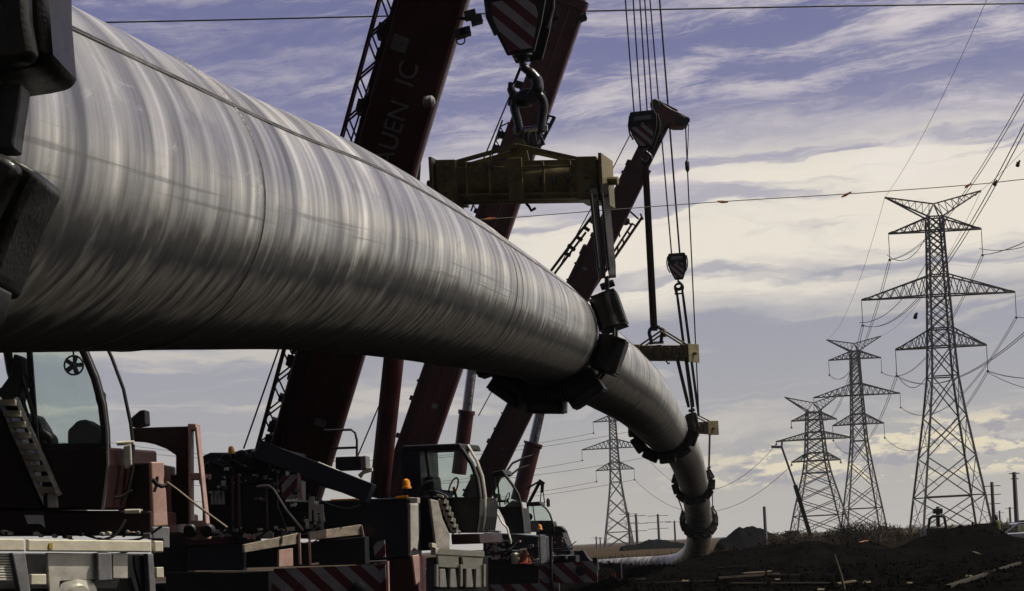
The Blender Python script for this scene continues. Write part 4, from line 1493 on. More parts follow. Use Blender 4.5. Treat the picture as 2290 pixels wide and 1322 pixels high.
    P_(root, M2, [(917, 1126), (936, 1126), (937, 1205), (934, 1232), (926, 1226), (918, 1236)], .08, 'container_end', ALU, .0, .015)
    P_(root, M2, [(922, 1243), (938, 1240), (940, 1300), (930, 1310)], .05, 'mud_guard', REDB, .0, .012)
    P_(root, N, [(738, 1117), (760, 1116), (800, 1114.5), (800, 1118), (740, 1121)], .03, 'marker_strip', AMBER, -.03, .004)
    P_(root, N, [(884, 1111), (912, 1108), (912, 1114), (886, 1116)], .03, 'marker_strip', AMBER, -.03, .004)
    beacon(root, N, 909, 1084, .14, .2)
    m = MB()
    m.bar(N.p(909, 1092, .2), N.p(909, 1116, .2), .04)
    m.build('beacon_post', BLACK, root)
    P_(root, N, [(864, 1250), (936, 1244), (938, 1400), (868, 1400)], .6, 'carrier_side', RED, .1, .02)
    # ---- cab
    cab(root, F, [(1032, 1003), (1055, 1037), (1067, 1070), (1073, 1109), (1072, 1156), (1067, 1192)],
        [(902, 1008), (903, 1060), (905, 1120), (1000, 1196)][:3] + [(935, 1192)], 1116, 1192, .95, (975, 1066, 26), BLACK, ALU)
    P_(root, F, [(902, 1008), (938, 1006), (942, 1116), (904, 1120)], .9, 'cab_rear_panel', NAVY, -.01, .015)
    m = MB()
    for q in (.3, .65):
        m.tube([p + F.u * .07 for p in F.pts([(1038, 996), (1058, 1030), (1071, 1066), (1077, 1109), (1076, 1156), (1070, 1188)], .95 * q)], .03, 6)
    m.build('windscreen_guard', ALU, root, smooth=60)
    P_(root, F, [(1088, 1113), (1110, 1114), (1110, 1121), (1088, 1120)], .06, 'mirror_bracket', CREAM, -.05, .006)
    P_(root, F, [(1092, 1186), (1116, 1187), (1116, 1192), (1092, 1191)], .12, 'step', CREAM, -.1, .006)
    P_(root, F, [(1008, 1195), (1072, 1195), (1074, 1216), (1010, 1218)], 1.2, 'deck', RED, .0, .015)
    m = MB()
    m.tube(F.pts([(936, 1112), (944, 1092), (958, 1080), (972, 1078)], -.25), .05, 7)
    m.build('fender', BLACK, root, smooth=60)
    P_(root, F, [(955, 1096), (972, 1096), (996, 1106), (1003, 1114), (992, 1116), (958, 1104)], .3, 'light_cluster', BLACK, -.22, .02)
    P_(root, F, [(976, 1105), (990, 1108), (992, 1113), (978, 1110)], .03, 'headlight', ALU, -.25, .004)
    P_(root, Frame(980, 1160, 32.0, -30), [(962, 1116), (980, 1120), (990, 1160), (1006, 1196), (1006, 1228), (976, 1228), (970, 1180)], .08, 'ladder_side', mat('pale_plate', (.40, .36, .32), .6, 0, .3, 8, .1), -.1, .008)  # even pale plate colour
    ladder(root, F, (982, 1116), (1014, 1196), 14, 6, ALU, -.28)
    P_(root, F, [(936, 1116), (966, 1118), (972, 1230), (940, 1232)], .5, 'battery_box', BLACK, -.05, .015)
    # white front bumper with grille plates and pillars
    K = Frame(1030, 1240, 30.4, -40)
    P_(root, K, [(974, 1226), (1084, 1233), (1084, 1246), (974, 1240)], .14, 'bumper', CREAM, .0, .01)
    P_(root, K, [(966, 1214), (976, 1216), (978, 1228), (966, 1224)], .1, 'bracket', CREAM, .0, .008)
    P_(root, K, [(979, 1241), (1026, 1244), (1026, 1270), (982, 1268)], .06, 'grille_plate', CREAM, .03, .006)
    P_(root, K, [(1034, 1245), (1080, 1248), (1078, 1274), (1036, 1272)], .06, 'grille_plate', CREAM, .03, .006)
    for x in (983, 1006, 1042, 1064):
        P_(root, K, [(x + 1, 1272), (x + 13, 1272), (x + 17, 1314), (x, 1314)], .08, 'bumper_leg', ALU, .02, .012)
    for x in (976, 1030, 1082):
        P_(root, K, [(x, 1262), (x + 5, 1262), (x + 5, 1312), (x, 1312)], .06, 'bumper_post', CREAM, -.02, .006)
    P_(root, K, [(970, 1246), (1092, 1246), (1092, 1340), (970, 1340)], .2, 'carrier_front', BLACK, .15, .01)
    carrier(root, V((base.x - 4.2, base.y + 1.5, 0)), 12.5, R(8))
    return tip


TIP_A = craneA()
ropes('black hoist ropes running up from the largest hook block', [TIP_A + V((dx, 0, .0)) for dx in (-.3, -.1, .1, .3)],
      [HB1 + V((dx, 0, .3)) for dx in (-.3, -.1, .1, .3)], .016)


def craneB():
    base = at(1020, 1200, 55.0); base = V((base.x, base.y, 0))
    root = thing('mobile_crane', 'red crane whose small cab shows behind the middle cab, boom behind hook block', 'crane', base, 'mobile cranes beside the pipeline')
    b0, b1 = at(927, 1010, 56.0), at(1277, 0, 55.0)
    ax = (b1 - b0).normalized()
    tip = b0 + (b1 - b0) * 1.42
    axv, av, bv = boom(root, [b0 - ax * 1.6, b0 + (b1 - b0) * .60, b0 + (b1 - b0) * .98, tip], [1.18, 1.06, 0.86], .95)
    L = V((-1, 0, .36)).normalized()
    def side(t, s, bk=0.0):
        return b0 + (b1 - b0) * t + L * s - bv * bk
    m = MB()
    n = 14
    for s_ in (.56, .78):
        m.bar(side(.52, s_, .1), side(.72, s_, .1), .05)
    for i in range(n):
        t0, t1 = .52 + .2 * i / n, .52 + .2 * (i + 1) / n
        m.bar(side(t0, (.56, .78)[i % 2], .1), side(t1, (.78, .56)[i % 2], .1), .035)
    for t in (.58, .63, .66, .69, .76, .80):
        m.box(side(t, .64, .1), V((.14, 0, -.05)), V((0, .1, 0)), V((.03, 0, .09)))
    m.build('jib_lattice', BLACK, root)
    # folded jib foot on the right flank
    m = MB()
    q0, q1 = at(1198, 345, 54.6), at(1240, 262, 54.6)
    m.bar(q0, q1, .10, .2, side=FWD); m.bar(q0 + V((-.16, 0, -.1)), q1 + V((-.2, 0, .02)), .08, .2, side=FWD)
    for t in (.2, .5, .8, 1.0):
        p = q0 + (q1 - q0) * t
        m.bar(p, p + V((-.38, 0, .10)), .05)
    m.build('jib_foot', BLACK, root)
    for px, py in ((1236, 20), (1240, 36), (1304, 40), (1232, 60)):
        MB().box(at(px, py, 54.4), V((.10, 0, .03)), V((0, .12, 0)), V((-.02, 0, .09))).build('boom_lug', BLACK, root, bevel=.01)
    MB().tube([at(1140, 215, 54.8), at(1090, 335, 55.2), at(800, 1020, 57.0)], .022, 6).build('rope', CABLE, root, smooth=60)
    cylinder(root, at(1026, 1060, 53.5), at(1044, 918, 53.3), at(1064, 760, 53.2), .22, .145)
    F = Frame(1140, 1130, 53.0, 14)
    cab(root, F, [(1128, 1060), (1146, 1084), (1159, 1106), (1165, 1130), (1170, 1168), (1172, 1194)],
        [(1102, 1066), (1102, 1080), (1106, 1110), (1112, 1134), (1126, 1160), (1138, 1194)], 1136, 1194, .95, (1116, 1104, 12), BLACK, ALU)
    P_(root, F, [(1126, 1134), (1146, 1118), (1160, 1122), (1164, 1138), (1128, 1140)], .4, 'dashboard', GREY, .3, .03)
    m = MB()
    m.tube(F.pts([(1112, 1148), (1124, 1170), (1134, 1180), (1143, 1212)], -.15), .035, 6)
    m.tube(F.pts([(1120, 1212), (1134, 1208), (1143, 1216)], -.15), .03, 6)
    m.build('grab_rail', ALU, root, smooth=60)
    P_(root, F, [(1080, 1192), (1190, 1198), (1204, 1200), (1206, 1262), (1080, 1262)], 1.4, 'deck_house', NAVY, .1, .03)
    P_(root, Frame(1212, 1220, 52.0, -25), [(1207, 1196), (1220, 1196), (1222, 1256), (1210, 1262)], .1, 'end_plate', GREY, .0, .012)
    beacon(root, F, 1207, 1180, .13, .1)
    MB().prism(F.pts([(1086, 1206), (1104, 1204), (1108, 1236), (1090, 1238)], -.1), F.away * .04).build('warning_board', stripe_mat('stripes_b', .36, -9.0, -1.0), root)
    P_(root, F, [(1102, 1206), (1110, 1206), (1112, 1234), (1106, 1236)], .05, 'board_post', ALU, -.12, .006)
    P_(root, F, [(1080, 1262), (1204, 1264), (1204, 1306), (1080, 1306)], .8, 'carrier_side', BLACK, -.1, .02)
    # outrigger panels with diagonal stripes
    MB().prism(F.pts([(1204, 1264), (1322, 1254), (1336, 1262), (1336, 1302), (1206, 1306)], -.12), F.away * .08).build('outrigger_panel', stripe_mat('stripes_c', .56, 9.0, 1.0, (.10, .014, .016)), root)
    MB().prism(F.pts([(1084, 1309), (1250, 1303), (1252, 1360), (1084, 1360)], -.16), F.away * .08).build('outrigger_panel', stripe_mat('stripes_d', .60, 9.0, 1.0, (.10, .014, .016)), root)
    P_(root, F, [(1324, 1248), (1334, 1246), (1338, 1276), (1330, 1280)], .2, 'outrigger_end', BLACK, -.1, .015)
    MB().lathe(F.p(1299, 1276, -.14), F.n, [(0, .15), (.03, .15), (.05, .1)], 16).build('cover_disc', BLACK, root, smooth=35)
    rail(root, F, [(1232, 1200), (1233, 1300), (1242, 1330)], .05, 'post', BLACK, -.2)
    m = MB()
    for px, py in ((1093, 1245), (1122, 1230), (1106, 1249), (1224, 1254), (1170, 1230), (1200, 1252)):
        MB().box(F.p(px, py, -.16), V((.10, 0, 0)), V((0, .05, 0)), V((0, 0, .03))).build('fitting', ALU, root, bevel=.01)
    carrier(root, V((base.x - 2.2, base.y + 1.9, 0)), 12.0, R(8))
    clutter(root, F, (1084, 1206, 1200, 1262), 34, 31, -.12)
    clutter(root, F, (1200, 1210, 1240, 1262), 12, 32, -.12)
    # loose items standing on the carrier deck
    p = F.p(1153, 1262, -.1)
    o = MB().lathe(p, V((0, 0, 1)), [(0, .10), (.03, .12), (.30, .12), (.32, .09), (.36, .04)], 14).build('jerrycan', CREAM, smooth=35, loc=p)
    tag(o, 'small cream can standing on deck beside orange cone', 'can')
    p = F.p(1176, 1262, -.1)
    o = MB().lathe(p, V((0, 0, 1)), [(0, .24), (.04, .24), (.05, .17), (.42, .06), (.46, .04)], 14).build('traffic_cone', CONE, smooth=35, loc=p)
    tag(o, 'orange red cone standing on crane deck beside cream can', 'cone')
    return tip


TIP_B = craneB()
ropes('bundle of hoist ropes above the middle sized hook block', [at(x, -420, 54.6) for x in (1366, 1388, 1403, 1413)],
      [HB2 + V((dx, 0, .35)) for dx in (-.28, -.08, .12, .28)], .022)


def craneC():
    base = at(1200, 1215, 90.0); base = V((base.x, base.y, 0))
    root = thing('mobile_crane', 'farthest red crane with black cab and boom tip visible against the sky', 'crane', base, 'mobile cranes beside the pipeline')
    b0, b1 = at(1082, 1080, 93.0), at(1432, 366, 89.0)
    ax = (b1 - b0).normalized()
    tip = at(1490, 248, 88.4)
    axv, av, bv = boom(root, [b0 - ax * 1.0, b0 + (b1 - b0) * .72, b0 + (b1 - b0) * .98, tip], [1.42, 1.2, .95], .9)
    # bent head
    F = Frame(1480, 260, 88.0, 0)
    P_(root, F, [(1456, 228), (1462, 221), (1474, 222), (1486, 234), (1502, 244), (1530, 256), (1541, 264), (1540, 276), (1530, 282), (1508, 282), (1494, 276), (1486, 284), (1472, 306), (1462, 296), (1470, 262)], .9, 'boom_head', RED, -.3, .03)
    m = MB()
    for px, py, r in ((1465, 232, .24), (1522, 268, .26), (1536, 268, .16)):
        MB().lathe(F.p(px, py, -.34), V((0, 1, 0)), [(0, r * .9), (.02, r), (.05, r * .8), (.08, r), (.1, r * .9)], 18).build('head_sheave', BLACK, root, smooth=35)
    # jib carried along the left flank and a service platform on the right
    def on(px, py, d=91.0):
        return at(px, py, d)
    m = MB()
    m.bar(on(1232, 606), on(1330, 476), .12, .3, side=FWD)
    m.bar(on(1240, 612), on(1310, 520), .10, .3, side=FWD)
    for (x0, y0), (x1, y1) in (((1262, 566), (1276, 572)), ((1290, 530), (1302, 538)), ((1306, 508), (1318, 516)), ((1318, 492), (1330, 500)), ((1270, 548), (1286, 560))):
        m.bar(on(x0, y0), on(x1, y1), .14, .3, side=FWD)
    m.build('stowed_jib', BLACK, root)
    m = MB()
    m.bar(on(1312, 668), on(1436, 486), .13, .3, side=FWD)
    m.bar(on(1318, 648), on(1414, 500), .10, .3, side=FWD)
    for t in range(9):
        f0, f1 = t / 9, (t + 1) / 9
        a0 = (1312 + 124 * f0, 668 - 182 * f0); a1 = (1318 + 96 * f1, 648 - 148 * f1)
        m.bar(on(*a0), on(*a1), .07)
    for (x0, y0), (x1, y1) in (((1400, 465), (1428, 490)), ((1392, 480), (1412, 505)), ((1382, 506), (1386, 530)), ((1386, 500), (1400, 492)), ((1402, 466), (1380, 480)), ((1370, 546), (1384, 520)), ((1438, 492), (1432, 478))):
        m.bar(on(x0, y0), on(x1, y1), .08)
    m.build('service_jib', RED, root)
    m = MB()
    m.lathe(on(1400, 494, 90.8), V((0, 1, 0)), [(0, .16), (.04, .2), (.2, .2), (.24, .16)], 14)
    m.build('sheave', BLACK, root, smooth=35)
    beacon(root, Frame(1330, 478, 90.5, 0), 1331, 477, .16)
    MB().tube([on(1410, 300), on(1374, 370), on(1070, 930, 93.0)], .03, 6).build('rope', CABLE, root, smooth=60)
    cylinder(root, at(1160, 1120, 90.0), at(1193, 990, 89.8), at(1222, 860, 89.6), .42, .24)
    m = MB()
    m.tube([at(1130, 1058, 88.5), at(1146, 1036, 88.5), at(1172, 1024, 88.8), at(1194, 1018, 89)], .06, 6)
    m.tube([at(1138, 1066, 88.5), at(1160, 1048, 88.6), at(1184, 1040, 89)], .05, 6)
    m.bar(at(1190, 1000, 89), at(1212, 1002, 89), .10)
    m.build('hydraulic_hose', RUBBER, root, smooth=60)
    # black cab with sloping hood and a small loader arm
    G = Frame(1205, 1160, 84.0, 10)
    cab(root, G, [(1210, 1128), (1222, 1138), (1230, 1150), (1237, 1172), (1240, 1190)], [(1180, 1130), (1181, 1150), (1183, 1172), (1184, 1190)], 1166, 1190, 1.2, None, BLACK, GREY)
    P_(root, G, [(1198, 1176), (1246, 1176), (1256, 1186), (1262, 1204), (1271, 1226), (1262, 1236), (1200, 1236)], 1.8, 'hood', BLACK, .1, .05)
    P_(root, G, [(1244, 1176), (1254, 1178), (1266, 1188), (1262, 1192), (1248, 1184)], .3, 'mirror', BLACK, .0, .01)
    P_(root, G, [(1180, 1164), (1206, 1168), (1206, 1190), (1182, 1190)], .06, 'door_panel', GREY, -.04, .01)
    MB().lathe(G.p(1183, 1156, -.1), G.n, [(0, .18), (.05, .18), (.06, .1)], 14).build('mirror', BLACK, root, smooth=35)
    MB().lathe(G.p(1226, 1124, -.1), V((0, 0, 1)), [(-.2, .08), (.1, .09), (.2, .04)], 12).build('work_lamp', BLACK, root, smooth=35)
    m = MB()
    m.bar(G.p(1182, 1126, .4), G.p(1206, 1080, .4), .16, .2, side=FWD)
    m.bar(G.p(1204, 1076, .4), G.p(1216, 1084, .4), .22, .22, side=FWD)
    m.bar(G.p(1176, 1094, .4), G.p(1204, 1078, .4), .09)
    m.bar(G.p(1213, 1084, .4), G.p(1212, 1102, .4), .16)
    m.bar(G.p(1210, 1102, .4), G.p(1208, 1126, .4), .05)
    m.bar(G.p(1215, 1102, .4), G.p(1218, 1126, .4), .05)
    m.build('loader_arm', BLACK, root)
    MB().prism(G.pts([(1222, 1200), (1256, 1198), (1260, 1222), (1224, 1224)], -.02), G.away * .1).build('hood_panel', RED, root)
    P_(root, G, [(1216, 1232), (1276, 1230), (1278, 1262), (1216, 1262)], 1.2, 'carrier_front', BLACK, .0, .03)
    m = MB()
    for px, py in ((1240, 1240), (1258, 1243), (1232, 1238), (1272, 1248), (1225, 1252)):
        MB().box(G.p(px, py, -.06), V((.09, 0, 0)), V((0, .05, 0)), V((0, 0, .06))).build('fitting', GREY, root, bevel=.01)
    clutter(root, G, (1218, 1200, 1278, 1260), 22, 41, -.08)
    P_(root, G, [(1292, 1232), (1304, 1230), (1314, 1246), (1330, 1262), (1330, 1276), (1280, 1270), (1280, 1250)], .6, 'outrigger_jack', BLACK, -.2, .03)
    P_(root, G, [(1374, 1262), (1388, 1258), (1392, 1320), (1376, 1322)], .4, 'outrigger_jack', BLACK, -6.0, .02)
    P_(root, G, [(1367, 1282), (1376, 1280), (1379, 1312), (1368, 1312)], .2, 'outrigger_jack', CONE, -6.1, .02)
    carrier(root, V((base.x - 3.4, base.y + 3, 0)), 12.0, R(8))
    return tip


TIP_C = craneC()
ropes('single dark hoist rope passing the boom tip to the small hook block', [at(1442, -420, 88.0)], [HB3 + V((.15, 0, .45))], .045)
ropes('pale hoist rope left of the dark one, above the small hook block', [at(1418, -420, 88.0)], [HB3 + V((-.25, 0, .4))], .035)
m = MB()
m.tube([at(1533, 280, 88.0), at(1537, 370, 88.0), at(1563, 930, 88.0)], .032, 6)
m.tube([at(1540, 278, 88.0), at(1537, 370, 88.0)], .022, 6)
m.lathe(at(1537, 372, 88.0), V((0, 0, -1)), [(-.3, .05), (-.2, .11), (.15, .11), (.28, .05)], 10)
tag(m.build('hoist_rope', CABLE, smooth=60), 'rope hanging from the far boom tip with small weight on it', 'rope', 'hoist ropes of the cranes')


# ------------------------------------------------------------------ transmission towers
TU = 268.0 / FPX            # metres per photo pixel on the nearest tower


def tower_parts(root, base, yaw, sc, thick, mt, kind=0):
    """lattice tower; local x along the arms. dimensions in photo pixels of the nearest tower times sc*TU"""
    k = TU * sc
    ux = V((math.cos(yaw), math.sin(yaw), 0)); uy = V((-math.sin(yaw), math.cos(yaw), 0))
    def P(x, y, z):
        return base + ux * x * k + uy * y * k + V((0, 0, z * k))
    if kind == 0:
        lev = [(-26, 78), (62, 66), (150, 53), (240, 40), (330, 29), (397, 25.5), (437, 24), (475, 22.5), (512, 21), (557, 19.5), (600, 18), (630, 17), (657, 16.5), (687, 16)]
        arms = [(397, 437, 102, 25, 24, 58), (512, 557, 172, 21, 19.5, 56), (657, 687, 104, 16.5, 16, 58)]
        vz = (687, 737, 108)
    else:
        lev = [(-26, 104), (50, 88), (110, 74), (165, 60), (215, 48), (262, 40), (300, 36), (345, 33), (385, 30), (425, 27), (455, 25)]
        arms = [(262, 292, 95, 40, 37, 10), (345, 372, 150, 33, 31, 10), (420, 448, 88, 27, 25, 24)]
        vz = (455, 512, 108)
    b = thick
    m = MB()
    def seg(p, q, w):
        m.bar(p, q, w, w, side=uy)
    for i in range(len(lev) - 1):
        z0, h0 = lev[i]; z1, h1 = lev[i + 1]
        d0, d1 = h0 * .9, h1 * .9
        for sx in (-1, 1):
            for sy in (-1, 1):
                seg(P(sx * h0, sy * d0, z0), P(sx * h1, sy * d1, z1), b * 1.5)
        wide = z0 < (340 if kind == 0 else 210)
        for sy in (-1, 1):
            seg(P(-h0, sy * d0, z0), P(h1, sy * d1, z1), b * .8)
            seg(P(h0, sy * d0, z0), P(-h1, sy * d1, z1), b * .8)
            if wide:                               # redundant bracing near the legs
                for sx in (-1, 1):
                    zm = (z0 + z1) / 2; hm = (h0 + h1) / 2; dm = (d0 + d1) / 2
                    seg(P(sx * hm, sy * dm, zm), P(sx * h0 * .5, sy * d0, z0 * .75 + z1 * .25), b * .35)
                    seg(P(sx * hm, sy * dm, zm), P(sx * h1 * .5, sy * d1, z0 * .25 + z1 * .75), b * .35)
            else:
                hm = (h0 + h1) / 2; zm = (z0 + z1) / 2
                seg(P(-hm, sy * d0, zm), P(0, sy * d1, z1), b * .5); seg(P(hm, sy * d0, zm), P(0, sy * d1, z1), b * .5)
                seg(P(-hm, sy * d0, zm), P(0, sy * d0, z0), b * .5); seg(P(hm, sy * d0, zm), P(0, sy * d0, z0), b * .5)
        for sx in (-1, 1):
            seg(P(sx * h0, -d0, z0), P(sx * h1, d1, z1), b * .5)
            seg(P(sx * h0, d0, z0), P(sx * h1, -d1, z1), b * .5)
        if i in (1, 4):
            for sy in (-1, 1):
                seg(P(-h0, sy * d0, z0), P(h0, sy * d0, z0), b)
    m.build('tower_body', mt, root)
    tips = []
    for (z, zt, L, h, ht, ins) in arms:
        m = MB()
        for sx in (-1, 1):
            tp = P(sx * L, 0, z - 2)
            for sy in (-1, 1):
                m.bar(P(sx * h, sy * h * .9, z), tp, b * 1.1, side=uy)
                m.bar(P(sx * ht, sy * ht * .9, zt), tp, b * 1.0, side=uy)
                n = 5 if L < 150 else 7
                for j in range(n):
                    f0, f1 = j / n, (j + .5) / n
                    lo = P(sx * (h + (L - h) * f0), sy * h * .9 * (1 - f0), z)
                    hi = P(sx * (ht + (L - ht) * f1), sy * ht * .9 * (1 - f1), zt + (z - zt) * f1)
                    lo2 = P(sx * (h + (L - h) * min(1, f0 + 1 / n)), sy * h * .9 * (1 - min(1, f0 + 1 / n)), z)
                    m.bar(lo, hi, b * .55, side=uy); m.bar(hi, lo2, b * .55, side=uy)
            tips.append((tp, tp - V((0, 0, ins * k)), ins * k))
        for sy in (-1, 1):
            m.bar(P(-h, sy * h * .9, z), P(h, sy * h * .9, z), b * 1.1, side=uy)
            m.bar(P(-ht, sy * ht * .9, zt), P(ht, sy * ht * .9, zt), b, side=uy)
        m.build('cross_arm', mt, root)
    m = MB()
    z0, z1, L = vz
    h = arms[-1][4]
    pk = P(0, 0, z0 + 30)
    etips = []
    for sx in (-1, 1):
        tp = P(sx * L, 0, z1 + (4 if sx > 0 else 0))
        etips.append(tp)
        for sy in (-1, 1):
            m.bar(P(sx * h, sy * h * .9, z0), tp, b * 1.1, side=uy)
            m.bar(P(sx * h, sy * h * .9, z0), pk, b * .9, side=uy)
        m.bar(pk, tp, b, side=uy)
        n = 7
        for j in range(n):
            f0, f1 = j / n, (j + .6) / n
            a_ = P(sx * (h + (L - h) * f0), -h * .9 * (1 - f0), z0 + (z1 - z0) * f0)
            c_ = pk + (tp - pk) * f1
            m.bar(a_, c_, b * .5, side=uy)
            m.bar(c_, P(sx * (h + (L - h) * (f0 + 1 / n)), -h * .9 * (1 - f0 - 1 / n), z0 + (z1 - z0) * (f0 + 1 / n)), b * .5, side=uy)
    m.build('earthwire_arm', mt, root)
    for (tp, bt, ln) in tips:
        m = MB()
        m.tube([tp, bt], .07 * sc ** .0 * (thick / .28), 5)
        for j in range(10):
            p = tp + (bt - tp) * (.15 + .8 * j / 10)
            m.lathe(p, V((0, 0, 1)), [(-.03, .09), (0, .14 * thick / .28), (.03, .09)], 6)
        m.ball(bt, .32 * thick / .28, 6)
        m.build('insulator', mt, root, smooth=60)
    return [t[1] for t in tips], etips


def ground_pt(px, d):
    p = at(px, 1200, d)
    return V((p.x - 0.0, d, 0.0))


def tower(px_base, y_base, d, sc, thick, label, mt=GALV, kind=0, yaw=0.0):
    # base centre seen at (px_base, y_base)
    b = at(px_base, y_base, d)
    base = V((b.x, b.y, b.z))
    root = thing('transmission_tower', label, 'pylon', V((b.x, b.y, 0)), 'lattice pylons of the power line')
    return tower_parts(root, base, yaw, sc, thick, mt, kind)


W1, E_1 = tower(2125, 1172, 268, 1.0, .19, 'nearest and tallest lattice pylon at the right of the photo')
W2, E_2 = tower(1931, 1172, 268 * 745 / 420., 1.0, .25, 'second tallest lattice pylon, left of the nearest pylon', GALV)
W3, E_3 = tower(1833, 1182, 462, 1.0, .25, 'broad lattice pylon with splayed legs behind the leaning pole', GALV, 1)
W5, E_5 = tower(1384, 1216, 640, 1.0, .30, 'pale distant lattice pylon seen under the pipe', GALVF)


def wire(p0, p1, sag, r, label, name='power_cable', group='conductors between the pylons', pair=0.0):
    n = 24
    m = MB()
    for off in ((0,) if not pair else (-pair, pair)):
        pts = [p0 + (p1 - p0) * (i / n) + V((off, 0, -sag * 4 * (i / n) * (1 - i / n))) for i in range(n + 1)]
        m.tube(pts, r, 5)
    o = m.build(name, WIREM, smooth=60)
    tag(o, label, 'power line', group)


ARMN = ['lower', 'lower', 'middle', 'middle', 'upper', 'upper']
SIDEN = ['left', 'right']
T0off = V((64.7 - 92.6, 268 - 475, 0))
for i in range(6):
    wire(W2[i], W1[i], 7.0, .045, 'cables from the nearest to second pylon, %s arm %s side' % (ARMN[i], SIDEN[i % 2]), pair=.16)
    q = W1[i] + (W1[i] - W2[i])
    wire(W1[i], q, 7.0, .035, 'cables rising off to the right from nearest pylon, %s arm %s side' % (ARMN[i], SIDEN[i % 2]), pair=.14)
for i in range(2):
    wire(E_2[i], E_1[i], 4.0, .03, 'thin earth wire between the pylon tops, %s side' % SIDEN[i])
    wire(E_1[i], E_1[i] + (E_1[i] - E_2[i]), 4.0, .025, 'thin earth wire rising to the right above nearest pylon, %s side' % SIDEN[i])
for i in range(6):
    wire(W5[i], W5[i] + V((-190, -90 + 15 * i, 6)), 9.0, .07, 'faraway cable left of the pale pylon, %s arm %s side' % (ARMN[i], SIDEN[i % 2]))
wire(W5[3], W3[2], 12.0, .07, 'faraway cable from pale pylon to the broad pylon, above the field')
wire(W5[1], W3[0], 12.0, .07, 'faraway lower cable from pale pylon to the broad pylon')
# crossing line that leaves to the right
for i, (a, b) in enumerate((((2190, 556), (2420, 470)), ((2208, 832), (2460, 850)), ((1984, 570), (2076, 520)), ((2003, 833), (2076, 835)), ((1922, 722), (2070, 590)))):
    wire(at(*a, 268), at(*b, 262), 2.2, .05, ('jumper cable looping right from the top arm of nearest pylon', 'jumper cable looping right from the lowest arm of nearest pylon',
         'jumper cable looping into the pylon from its top left arm', 'jumper cable looping into the pylon from its lowest left arm', 'jumper cable looping into the pylon from its middle left arm')[i])
# overhead lines crossing the site
m = MB()
m.tube(catmull([at(-200, 54, 60), at(245, 50, 60), at(870, 36, 60), at(1310, 25, 60), at(1800, 15, 60), at(2290, 8, 60), at(2600, 3, 60)], 6), .026, 6)
tag(m.build('overhead_wire', CABLE, smooth=60), 'black overhead wire crossing the sky along the top', 'wire')
m = MB()
FL = [at(900, 496, 44), at(1095, 490, 44), at(1330, 472, 44), at(1615, 451, 44), at(1893, 434, 44), at(2165, 414, 44), at(2290, 401, 44), at(2500, 380, 44)]
FLC = catmull(FL, 6)
m.tube(FLC, .011, 5)
tag(m.build('marker_line', mat('line_cord', (.10, .085, .07), .7), smooth=60), 'thin cord hung with orange flags across the sky', 'wire')
for px, py, dx, dy, lab in ((1095, 489, 24, -5, 'orange flag on the cord in front of the dark boom'), (1616, 451, 24, 0, 'orange flag on the cord, nearest the ropes'),
                            (1893, 435, 22, -12, 'orange flag on the cord, halfway to the pylon'), (2165, 415, 16, -10, 'orange flag on the cord, above the tallest pylon')):
    a, b = at(px - dx / 2, py - dy / 2, 44), at(px + dx / 2, py + dy / 2, 44)
    mid = (a + b) / 2
    m = MB()
    w = V((0, 0, .024))
    m.prism([a + w, mid + w * 1.6 + V((0, .05, 0)), b + w * .5, b - w, mid - w * 1.3 + V((0, .05, 0)), a - w * .6], V((.004, .012, 0)))
    tag(m.build('flag', ORANGE), lab, 'flag', 'orange flags on the cord')
for px, py, s, lab in ((2225, 413, .11, 'dark bird perched on flag cord right of the pylon'), (2276, 370, .12, 'dark bird flying near right edge of the sky'), (2047, 710, .12, 'dark bird flying left of the tallest pylon')):
    c = at(px, py, 44)
    root = thing('bird', lab, 'bird', c, 'birds in the sky')
    MB().ball(c, (s * .45, s * .3, s * .38), 10).ball(c + V((s * .3, 0, s * .35)), s * .2, 8).build('body', BIRD, root, smooth=60)
    m = MB()
    for sg in (-1, 1):
        m.prism([c + V((0, sg * .02, .02)), c + V((s * .5, sg * s * .5, s * .8)), c + V((s * .1, sg * s * .9, s * 1.0)), c + V((-s * .4, sg * s * .3, .0))], V((0, 0, -.012)))
    m.build('wing', BIRD, root)

# ------------------------------------------------------------------ poles and the far crane
def pole(px, ytop, ybot, d, r, arms, label):
    b, t = at(px + (ybot - ytop) * .05, ybot, d), at(px, ytop, d)
    b = V((t.x, b.y, 0))
    root = thing('utility_pole', label, 'pole', b, 'utility poles on the horizon')
    MB().cyl(b, t, r * 1.2, r, n=8).build('pole_shaft', GALV, root, smooth=45)
    for f, w in arms:
        p = b + (t - b) * f
        MB().bar(p - V((w, 0, 0)), p + V((w, 0, 0)), r * .45).build('cross_arm', GALV, root)


pole(1709, 1133, 1180, 190, .16, [], 'bare thin pole standing behind the left dark heap')
pole(2218, 1078, 1170, 170, .16, [(.93, .8), (.78, .8), (.62, .7)], 'pole with three short arms, right of the nearest pylon')
pole(2268, 1056, 1170, 170, .20, [(.98, .5), (.9, .35)], 'tall pole with wide top near the right edge')
pole(2258, 1134, 1170, 240, .14, [(.95, .6)], 'short pole beside the tall pole near right edge')
pole(2235, 1142, 1170, 300, .14, [(.9, .8)], 'faint short pole between two taller poles at right')
pole(1422, 1150, 1214, 420, .28, [(.95, 2.4), (.72, 2.8), (.5, 2.4)], 'distant pole with three arms right of the pale pylon')
pole(1405, 1146, 1214, 520, .3, [(.95, 2.6), (.7, 3.0)], 'distant pole half hidden by the pale pylon')
pole(1471, 1150, 1212, 450, .28, [(.95, 2.6), (.75, 3.2), (.55, 2.6)], 'distant pole with three arms left of the hanging pipe')
pole(1508, 1165, 1210, 600, .3, [(.95, 3.0)], 'faint distant pole just left of the hanging pipe')
pole(1333, 1200, 1218, 500, .2, [(.9, 1.6)], 'tiny distant pole left of the pale pylon')
